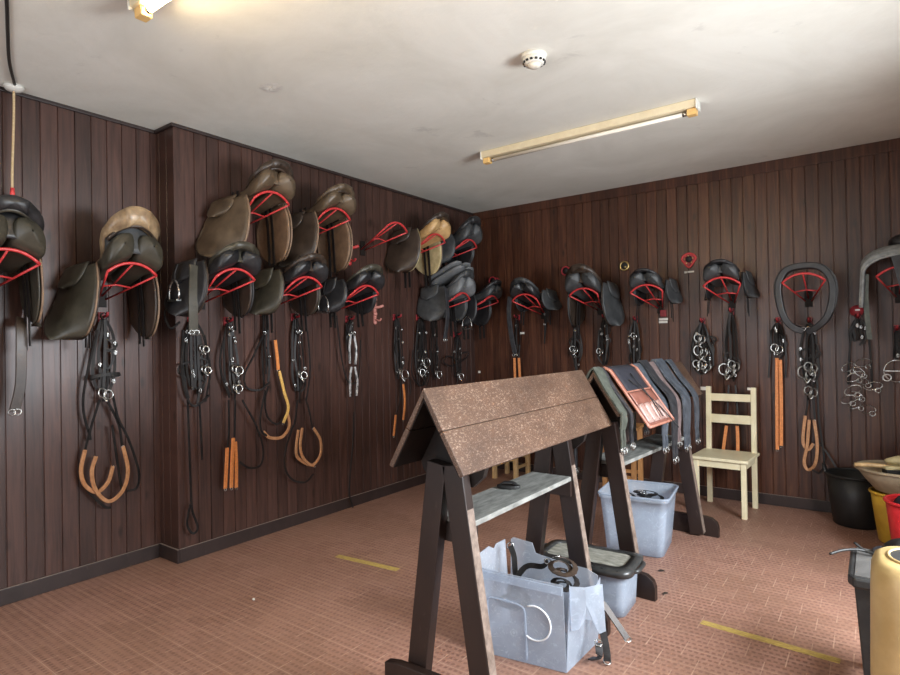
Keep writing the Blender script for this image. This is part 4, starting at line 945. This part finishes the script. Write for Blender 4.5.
# torn flap of the right side, bent outward and hanging
def fp(x, y, z): return (x + 1.29, y - 2.38, z)
T_ = [fp(-1.052, 2.245, .372), fp(-1.000, 2.285, .366), fp(-.948, 2.345, .372), fp(-.944, 2.348, .270), fp(-.940, 2.352, .175), fp(-.962, 2.332, .165), fp(-.985, 2.312, .225), fp(-1.008, 2.298, .228), fp(-1.030, 2.280, .185), fp(-1.056, 2.262, .18)]
c_ = fp(-1.0, 2.293, .29)
MB().add([c_] + T_, [(0, i + 1, (i + 1) % len(T_) + 1) for i in range(len(T_))]).build('torn_flap', 'tub2', t, solid=.004)

def make_tub(label, cx, cy, w0, d0, w1, d1, h, rot, mat, lid=None, group=None):
    t = thing('storage_tub', label, 'tub', (cx, cy, 0), rot, group)
    def rr(w, d, z, r, n=5):
        o = []
        for (sx, sy, a0) in ((1, 1, 0), (-1, 1, PI / 2), (-1, -1, PI), (1, -1, 1.5 * PI)):
            for k in range(n + 1):
                a = a0 + PI / 2 * k / n; o.append((sx * (w / 2 - r) + r * math.cos(a), sy * (d / 2 - r) + r * math.sin(a), z))
        return o
    rings = [rr(w0 * .9, d0 * .9, .003, .03), rr(w0, d0, .012, .04)] + [rr(w0 + (w1 - w0) * k, d0 + (d1 - d0) * k, .012 + (h - .012) * k, .045) for k in (.25, .5, .75, .92, .925, 1)]
    rings[-2] = rr(w1 + .012, d1 + .012, h * .93, .05); rings[-1] = rr(w1 + .016, d1 + .016, h, .05)
    n = len(rings[0]); mb = MB()
    mb.add([p for r in rings for p in r], [(i * n + k, i * n + (k + 1) % n, (i + 1) * n + (k + 1) % n, (i + 1) * n + k) for i in range(len(rings) - 1) for k in range(n)] + [tuple(range(n))], True)
    mb.build('body', mat, t, solid=.004)
    MB().tube([(x, y, h) for x, y, z in rr(w1 + .020, d1 + .020, h, .05)], .007, 6, True).build('rim', mat, t)
    if lid:
        o = rr(w1 + .05, d1 + .05, h, .06); i_ = rr(w1 - .045, d1 - .045, h, .05)
        mb = MB(); mb.add([(x, y, h - .018) for x, y, z in o] + [(x, y, h + .012) for x, y, z in o] + [(x, y, h + .020) for x, y, z in i_] + [(x, y, h + .010) for x, y, z in i_],
                          [(j * n + k, j * n + (k + 1) % n, (j + 1) * n + (k + 1) % n, (j + 1) * n + k) for j in range(3) for k in range(n)], True)
        lo = mb.build('lid', 'lid', t, solid=.003)
        MB().prism([(x * 1.002, y * 1.002, h + .009) for x, y, z in i_], (0, 0, .004)).build('dusty_panel', 'lid_dust', lo)
        for s in (-1, 1):
            MB().tube(catmull([(s * (w1 / 2 + .020), -.07, h - .002), (s * (w1 / 2 + .040), -.06, h), (s * (w1 / 2 + .044), 0, h), (s * (w1 / 2 + .040), .06, h), (s * (w1 / 2 + .020), .07, h - .002)], 4), .011, 7).build('clip', 'lid', lo)
    return t
make_tub('low clear plastic tub with a dusty black-rimmed lid, between the two racks', -1.265, 2.945, .44, .25, .47, .265, .235, .06, 'tub2', True)
make_tub('tall open clear plastic tub of black straps under the rear rack', -1.315, 3.92, .36, .38, .43, .43, .385, .12, 'tub2')

def coil(label, cx, cy, z, rad, mat='black', tilt=0, turns=2.3, w=.024, name='leather_strap', cat='strap', group='loose leather straps in the tubs', seed=0):
    r = random.Random(seed); t = thing(name, label, cat, (cx, cy, z), r.random() * 6, group)
    P = []
    for k in range(int(turns * 14)):
        a = 2 * PI * k / 14; q = rad * (.7 + .3 * math.sin(a * .37 + seed))
        P.append(Vector((q * math.cos(a), q * .75 * math.sin(a) , w * .5 + .008 + .004 * k / 3 + tilt * q * math.sin(a))))
    MB().strap(P, w, .005, [Vector((p.x, p.y, 0.2)) for p in P]).build('band', mat, t)
    mb = MB().ring(P[-1] + Vector((0, 0, .004)), .018, .0035, (P[-1].x, P[-1].y, .1), 8, 5); mb.build('buckle', 'chrome', t)
    return t
def loose(label, pts, w=.026, mat='black', group='loose leather straps in the tubs', nrm=(.3, -.4, 1)):
    o = Vector(pts[0]); t = thing('leather_strap', label, 'strap', o, 0, group)
    P = [Vector(p) - o for p in catmull(pts, 6)]
    MB().strap(P, w, .006, nrm).build('band', mat, t)
    MB().ring(P[-1], .016, .0032, nrm, 8, 5).build('buckle', 'chrome', t)
    return t
loose('black strap end sticking up at the left inside the broken tub', [(-1.40, 2.42, .20), (-1.42, 2.43, .30), (-1.43, 2.44, .36), (-1.455, 2.45, .405)], .026, nrm=(.5, -1, 0))
loose('long black strap arching over the middle of the broken tub', [(-1.42, 2.36, .22), (-1.36, 2.42, .33), (-1.28, 2.44, .345), (-1.25, 2.44, .375)], .028)
coil('coiled black strap at the right inside the broken tub', -1.150, 2.39, .270, .078, seed=3, tilt=.25)
coil('coiled brown strap lying on the coiled black strap in the broken tub', -1.155, 2.40, .335, .070, 'brown_dark', .3, seed=4)
coil('coiled black strap low at the left inside the broken tub', -1.38, 2.36, .16, .09, seed=6)
loose('black strap spilling out through the crack of the broken tub', [(-1.10, 2.42, .26), (-1.045, 2.43, .262), (-1.01, 2.43, .22), (-.985, 2.43, .13), (-.965, 2.42, .05), (-.96, 2.41, .015)], .030)
loose('brown strap end poking out beside the torn flap towards the lidded tub', [(-1.10, 2.47, .25), (-1.045, 2.48, .252), (-1.01, 2.49, .225), (-.96, 2.50, .16), (-.905, 2.51, .085)], .030, 'brown_dark')
loose('short black strap on the floor under the torn flap', [(-1.03, 2.40, .012), (-1.00, 2.375, .03), (-.975, 2.36, .06), (-.985, 2.38, .10)], .030, 'black2')
coil('coiled black strap at the left in the tall tub', -1.385, 3.90, .275, .085, seed=8, tilt=.2)
coil('coiled black strap at the right in the tall tub', -1.215, 3.92, .285, .080, seed=9, tilt=-.2)
coil('coiled strap with the big buckle at the back of the tall tub', -1.30, 4.02, .29, .075, 'girth_black', seed=10)

# ------------------------------------------------------------------ cream chair
t = thing('chair', 'cream painted wooden chair with two back rails against the far wall', 'chair', (-1.005, 5.130, 0), -.05)
wx, wy = .175, .185
for s in (-1, 1):
    MB().box((s * wx, -wy, .215), (.036, .036, .43)).build('leg', 'cream', t, bevel=.003)
    MB().beam((s * wx, wy - .005, 0), (s * wx, wy, .44), .038, .034).beam((s * wx, wy, .42), (s * wx, wy + .022, .985), .038, .034).build('leg', 'cream', t, bevel=.003)
MB().box((0, -.012, .442), (.425, .425, .024)).build('seat', 'cream', t, bevel=.005)
mb = MB(); mb.box((0, -wy, .398), (.315, .020, .050)); mb.box((-wx, 0, .398), (.020, .33, .050)); mb.box((wx, 0, .398), (.020, .33, .050)); mb.box((0, wy, .398), (.315, .020, .05))
mb.build('apron', 'cream', t, bevel=.002)
for z, h in ((.895, .062), (.715, .072)):
    MB().box((0, wy + (z - .44) * .040, z), (.315, .020, h)).build('back_rail', 'cream', t, bevel=.003)

# ------------------------------------------------------------------ pine stools glimpsed behind the racks
def make_stool(label, x, y, rot, mat, h=.62):
    t = thing('stool', label, 'stool', (x, y, 0), rot, 'pine stools behind the racks')
    for sx in (-1, 1):
        for sy in (-1, 1):
            MB().box((sx * .125, sy * .125, h / 2), (.040, .040, h)).build('leg', mat, t, bevel=.003)
    for z in (.13,):
        for s in (-1, 1):
            MB().box((0, s * .125, z + .08), (.21, .018, .030)).build('stretcher', mat, t, bevel=.002); MB().box((s * .125, 0, z), (.018, .21, .030)).build('stretcher', mat, t, bevel=.002)
    MB().box((0, 0, h + .012), (.33, .33, .024)).build('seat', mat, t, bevel=.004)
    return t
make_stool('pale pine stool standing in the room corner, seen under the front rack', -3.06, 5.20, 0, 'pine')
make_stool('orange pine stool behind the rear rack, left of the tall tub', -1.83, 5.05, .1, 'pine_orange')

# ------------------------------------------------------------------ right-hand clutter
def pail(name, label, cat, x, y, z, r0, r1, h, mat, handle=True, rim=.010):
    t = thing(name, label, cat, (x, y, z))
    MB().lathe([(r0 * .95, .004), (r0, .01), (r0 + (r1 - r0) * .5, h * .5), (r1, h)], 30, cap=False).lathe([(.001, .004), (r0 * .95, .004)], 30, cap=False).build('body', mat, t, solid=.006)
    MB().ring((0, 0, h), r1 + rim * .4, rim, (0, 0, 1), 32, 8).build('rim', mat, t)
    return t
t = pail('bucket', 'black rubber bucket on the floor against the far wall', 'bucket', -.140, 5.245, 0, .145, .185, .37, 'bucket_black')
for s in (-1, 1): MB().tube(catmull([(s * .185, -.05, .37), (s * .20, -.03, .42), (s * .20, .03, .42), (s * .185, .05, .37)], 4), .010, 7).build('handle', 'bucket_black', t)
pail('bucket', 'yellow plastic bucket standing under the beige trug', 'bucket', .105, 4.93, 0, .115, .155, .335, 'bucket_yellow')
t = pail('trug', 'beige plastic trug resting on the yellow bucket', 'trug', .125, 4.90, .352, .15, .255, .150, 'trug')
pail('bucket', 'red plastic bucket in front of the yellow bucket, right edge', 'bucket', .20, 4.42, 0, .13, .172, .40, 'bucket_red')
t = thing('cloth', 'dark navy cloth stuffed into the red bucket', 'cloth', (.20, 4.42, .29))
MB().grid(lambda i, j: ((.135 * math.sin(PI * j) * math.cos(2 * PI * i)) * (1 + .1 * math.sin(9 * i * 2 * PI / 3)), .135 * math.sin(PI * j) * math.sin(2 * PI * i), .06 + .09 * math.cos(PI * j) + .012 * math.sin(14 * i + 6 * j)), 22, 14, True).build('fold', 'navy', t)
t = thing('brush', 'dark bristled grooming brush with pale back lying in the beige trug', 'brush', (.11, 4.85, .435), .5)
MB().box((0, 0, .085), (.20, .07, .022)).build('back', 'cream_panel', t, bevel=.008); MB().box((0, 0, .045), (.185, .06, .06)).build('bristles', 'bucket_black', t, bevel=.006)
t = thing('wooden_handle', 'pale wooden handle poking out to the left over the beige trug rim', 'handle', (-.02, 4.80, .515), .2)
MB().tube([(-.115, 0, .012), (-.04, 0, .016), (.05, .01, .012), (.11, .01, .004)], [.013, .016, .012, .009], 10).build('handle', 'pine', t)
t = thing('glove', 'crumpled cream and black glove on top of the brush in the trug', 'glove', (.10, 4.86, .533), .3)
MB().grid(lambda i, j: (.075 * math.sin(PI * j) * math.cos(2 * PI * i), .045 * math.sin(PI * j) * math.sin(2 * PI * i), .030 + .028 * math.cos(PI * j) + .006 * math.sin(11 * i)), 16, 10, True).build('palm', 'cream_panel', t)
for k, (a, l) in enumerate(((-.5, .05), (-.15, .065), (.2, .065), (.55, .055))):
    MB().tube(catmull([(.05 * math.cos(a), .04 * math.sin(a * 1.6), .035), ((.06 + l * .6) * math.cos(a), (.06 + l) * math.sin(a), .042), ((.06 + l) * math.cos(a), (.07 + l) * math.sin(a), .028)], 4), [.013] * 8 + [.008], 8).build('finger', 'bucket_black' if k % 2 else 'cream_panel', t)

t = thing('step_stool', 'black plastic step stool with scuffed grey top, beside the beige heater', 'stool', (.03, 2.86, 0))
MB().prism([(-.135, -.16, .445), (-.115, -.20, .445), (.12, -.20, .445), (.12, .20, .445), (-.115, .20, .445), (-.135, .16, .445)], (0, 0, .042)).build('top_slab', 'stool_black', t, bevel=.010)
MB().box((0, 0, .4885), (.225, .36, .003)).build('top_mat', 'stool_top', t)
for sy in (-1, 1):
    MB().prism([(-.115, sy * .14 - .03, .446), (.11, sy * .14 - .03, .446), (.09, sy * .14 - .03, 0), (-.085, sy * .14 - .03, 0)], (0, .06, 0)).build('leg', 'stool_black', t, bevel=.006)
MB().box((0, 0, .20), (.15, .24, .03)).build('brace', 'stool_black', t)
t = thing('leather_strap', 'thin black strap lying across the back of the black step stool', 'strap', (-.02, 2.92, .4985))
MB().tube(catmull([(-.15, -.06, -.0), (-.11, -.01, .008), (-.06, .02, .012), (-.02, .03, .006), (.05, .01, .006)], 5), .006, 6).build('band', 'bucket_black', t); MB().tube(catmull([(-.07, .05, .03), (-.03, .03, .008), (.02, .02, .010), (.05, .04, .03)], 5), .006, 6).build('tie', 'bucket_black', t)
t = thing('cap', 'crumpled black cap on the back of the step stool by the red bucket', 'cap', (.085, 3.00, .4905))
MB().grid(lambda i, j: ((.078 + .012 * math.sin(3 * 2 * PI * i)) * math.cos(2 * PI * i) * math.sin(PI * (.5 * j + .0)), .066 * math.sin(2 * PI * i) * math.sin(PI * .5 * j), .005 + .075 * math.cos(PI * .5 * j) + .006 * math.sin(12 * i)), 20, 8, True).build('crown', 'bucket_black', t, solid=.003)
MB().grid(lambda i, j: (-.055 - .060 * j * math.cos((i - .5) * 2), .085 * (i - .5) * 1.6, .008 + .004 * j), 8, 3).build('peak', 'navy', t, solid=.004)

# yellowed dehumidifier standing on the floor at the right edge
t = thing('heater', 'yellowed beige heater casing with a grille on top, right edge in front', 'heater', (.215, 2.36, 0)); t.scale = (1, 1, 1.07)
def rrect(w, d, r, z, n=7):
    o = []
    for (sx, sy, a0) in ((1, 1, 0), (-1, 1, PI / 2), (-1, -1, PI), (1, -1, 1.5 * PI)):
        for k in range(n + 1):
            a = a0 + PI / 2 * k / n; o.append((sx * (w / 2 - r) + r * math.cos(a), sy * (d / 2 - r) + r * math.sin(a), z))
    return o
rings = [rrect(.46, .26, .07, .03), rrect(.49, .29, .085, .05), rrect(.50, .30, .09, .30), rrect(.49, .295, .09, .56), rrect(.485, .288, .088, .60), rrect(.465, .272, .082, .628), rrect(.43, .24, .075, .640)]
n = len(rings[0]); mb = MB()
mb.add([p for r in rings for p in r], [(i * n + k, i * n + (k + 1) % n, (i + 1) * n + (k + 1) % n, (i + 1) * n + k) for i in range(len(rings) - 1) for k in range(n)] + [tuple(range(n - 1, -1, -1)), tuple((len(rings) - 1) * n + k for k in range(n))], True)
mb.build('casing', 'heater', t)
MB().prism([(x * .97, y * .97, .6385) for x, y, z in rrect(.40, .20, .095, 0)], (0, 0, .004)).build('grille_recess', 'dark_slot', t)
MB().tube([(x, y, .642) for x, y, z in rrect(.392, .198, .094, 0)], .005, 6, True).build('grille_frame', 'heater', t)
for k in range(9):
    MB().box((-.075 + .026 * k, 0, .6435), (.011, .170, .006), Matrix.Rotation(.15, 3, 'Z')).build('grille_bar', 'heater', t, bevel=.001)
mb = MB(); mb.box((-.118, -.02, .6436), (.075, .085, .004)); mb.build('control_plate', 'sticker', t, bevel=.001)
MB().ball((-.125, -.045, .647), (.013, .013, .007)).build('knob', 'dark_slot', t)
MB().box((.10, -.1525, .36), (.26, .006, .42)).build('front_panel', 'white', t, bevel=.002)
for sx in (-1, 1): MB().box((sx * .16, 0, .0155), (.06, .22, .031)).build('foot', 'dark_slot', t, bevel=.003)

# ------------------------------------------------------------------ floor marks and bits
def flat(name, label, cat, a, b, w, mat, z=.0012):
    a, b = Vector((*a, 0)), Vector((*b, 0)); c = (a + b) / 2; d = b - a
    o = MB().box((0, 0, 0), (d.length, w, .0016)).build(name, mat); o.location = (c.x, c.y, z); o.rotation_euler = (0, 0, math.atan2(d.y, d.x)); return tag(o, label, cat)
flat('floor_tape', 'short worn yellow floor tape left of the front rack', 'tape', (-2.905, 2.650), (-2.410, 2.696), .045, 'tape')
flat('floor_tape', 'long worn yellow floor tape at the right, leading towards the heater', 'tape', (-.720, 3.034), (-.150, 2.995), .045, 'tape')
for lab, x, y, a in (('dry dark leaf on the floor nearer the tall tub', *(-1.067, 3.560), .4), ('dry dark leaf on the floor nearer the lidded tub', *(-.955, 3.255), 1.2)):
    o = MB().grid(lambda i, j: (.045 * (j - .5), .022 * math.sin(PI * j) * (i - .5), .003 + .010 * math.sin(3 * j) * abs(i - .5)), 4, 8).build('dry_leaf', 'dirt', solid=.001); o.location = (x, y, .001); o.rotation_euler = (0, 0, a); tag(o, lab, 'leaf')
o = MB().ball((0, 0, .006), (.010, .007, .006)).build('pebble', 'white'); o.location = (-2.79, 1.93, .001); tag(o, 'tiny white crumb on the floor right of the wall step', 'crumb')

# ------------------------------------------------------------------ ceiling fittings
def make_lamp(label, x0, x1, y, on):
    L = x1 - x0; t = thing('strip_light', label, 'ceiling light', ((x0 + x1) / 2, y, H))
    MB().prism([(-L / 2 + .004, -.045, -.002), (-L / 2 + .004, -.040, -.050), (-L / 2 + .004, .040, -.050), (-L / 2 + .004, .045, -.002)], (L - .008, 0, 0)).build('batten', 'batten', t, bevel=.003)
    for s in (-1, 1):
        MB().box((s * (L / 2 - .004), 0, -.032), (.008, .096, .060)).build('end_cap', 'white', t, bevel=.002)
        MB().prism([(s * (L / 2 - .010), -.026, -.0505), (s * (L / 2 - .010), .026, -.0505), (s * (L / 2 - .010), .024, -.090), (s * (L / 2 - .010), -.024, -.090)], (-s * .055, 0, 0)).build('lampholder', 'lampholder', t, bevel=.003)
    MB().tube([(-L / 2 + .065, 0, -.070), (L / 2 - .065, 0, -.070)], .0135, 14).build('tube', 'tube_on' if on else 'tube_off', t)
    mb = MB()
    for s in (-1, 1): mb.tube([(s * (L / 2 - .070), 0, -.070), (s * (L / 2 - .095), 0, -.070)], .0140, 14)
    mb.build('tube_cap', 'chrome', t)
    return t
make_lamp('unlit fluorescent strip light on the ceiling in the middle of the room', -2.425, -.850, 3.785, False)
make_lamp('lit fluorescent strip light at the top edge, glowing warm', -2.475, -.87, 1.20, True)
t = thing('smoke_detector', 'round cream smoke detector on the ceiling', 'smoke detector', (-1.383, 2.656, H))
MB().lathe([(.064, 0), (.064, -.014), (.060, -.020)], 28).build('base', 'white', t)
MB().lathe([(.058, -.018), (.057, -.034), (.047, -.048), (.040, -.050)], 28).build('body', 'white', t)
mb = MB()
for k in range(14):
    a = 2 * PI * k / 14; mb.box((.0535 * math.cos(a), .0535 * math.sin(a), -.040), (.010, .013, .008), Matrix.Rotation(a, 3, 'Z'))
mb.build('vent_slots', 'dark_slot', t); MB().lathe([(.036, -.050), (.030, -.062), (.012, -.066)], 20).build('sensor_dome', 'tube_off', t)
# pull switch, its cable and cord
t = thing('pull_switch', 'white ceiling pull switch with a tan cord, above the far-left saddle', 'switch', (-3.82, 1.165, H))
MB().lathe([(.048, 0), (.048, -.012), (.038, -.026), (.012, -.034)], 24).build('housing', 'white', t)
cd = MB().tube(catmull([(0, 0, -.03), (.006, -.003, -.15), (-.004, -.005, -.32), (.002, -.012, -.48), (0, -.012, -.575)], 6), .0065, 7).build('cord', 'string', t)
MB().tube([(0, -.012, -.570), (0, -.012, -.60), (0, -.012, -.635)], [.009, .012, .009], 10).build('toggle', 'red', cd)
o = MB().tube(catmull([(-2.52, .74, H - .009), (-2.89, .86, H - .009), (-3.20, .955, H - .009), (-3.50, 1.05, H - .009), (-3.775, 1.155, H - .009)], 8), .0075, 8).build('cable', 'cable'); tag(o, 'black cable clipped along the ceiling to the pull switch', 'cable')
o = MB().grid(lambda i, j: (.075 * (j ** .7) * math.cos(2 * PI * i) * (1 + .3 * math.sin(9 * i)), .055 * (j ** .7) * math.sin(2 * PI * i), -.001 - .004 * (1 - j) * (1 + math.sin(31 * i + 9 * j)) * .5), 22, 6, True, False).build('filler_patch', 'white'); o.location = (-2.749, 2.059, H); tag(o, 'small cracked white filler patch on the ceiling', 'patch')

# ------------------------------------------------------------------ light
def area(name, loc, rot, sx, sy, power, col):
    l = bpy.data.lights.new(name, 'AREA'); l.shape = 'RECTANGLE'; l.size, l.size_y = sx, sy; l.energy = power; l.color = col
    o = bpy.data.objects.new(name, l); COL.objects.link(o); o.location = loc; o.rotation_euler = rot; return o
area('window_daylight', (XW + .10, (WY0 + WY1) / 2, (WZ0 + WZ1) / 2), (0, PI / 2 - .62, 0), WZ1 - WZ0 - .1, WY1 - WY0 - .1, 285, (.88, .94, 1.0))
area('doorway_daylight', ((DX0 + DX1) / 2, YF - .12, DZ / 2), (PI / 2, 0, 0), DX1 - DX0 - .1, DZ - .1, 66, (.94, .97, 1.0))
w = bpy.data.worlds.new('sky'); S.world = w; w.use_nodes = True
bg = w.node_tree.nodes['Background']; bg.inputs[0].default_value = (.62, .74, .95, 1); bg.inputs[1].default_value = .6

# ------------------------------------------------------------------ camera
cam = bpy.data.cameras.new('camera'); co = bpy.data.objects.new('camera', cam); COL.objects.link(co); S.camera = co
cam.sensor_width = 36; cam.lens = 579.991 / 900 * 36; cam.clip_start = .02
yaw, pit, rol = 0.63308, 0.00884, -0.01793
fwd = Vector((-math.sin(yaw) * math.cos(pit), math.cos(yaw) * math.cos(pit), math.sin(pit)))
rt = Vector((math.cos(yaw), math.sin(yaw), 0)); up = rt.cross(fwd)
r2 = rt * math.cos(rol) + up * math.sin(rol); u2 = up * math.cos(rol) - rt * math.sin(rol)
co.matrix_world = Matrix(((r2.x, u2.x, -fwd.x, 0), (r2.y, u2.y, -fwd.y, 0), (r2.z, u2.z, -fwd.z, 1.40), (0, 0, 0, 1)))
vs_ = S.view_settings; S.display_settings.display_device = 'sRGB'
vs_.view_transform = 'Standard'; vs_.look = 'None'; vs_.gamma = 1; vs_.use_curve_mapping = False; vs_.exposure = 0.0
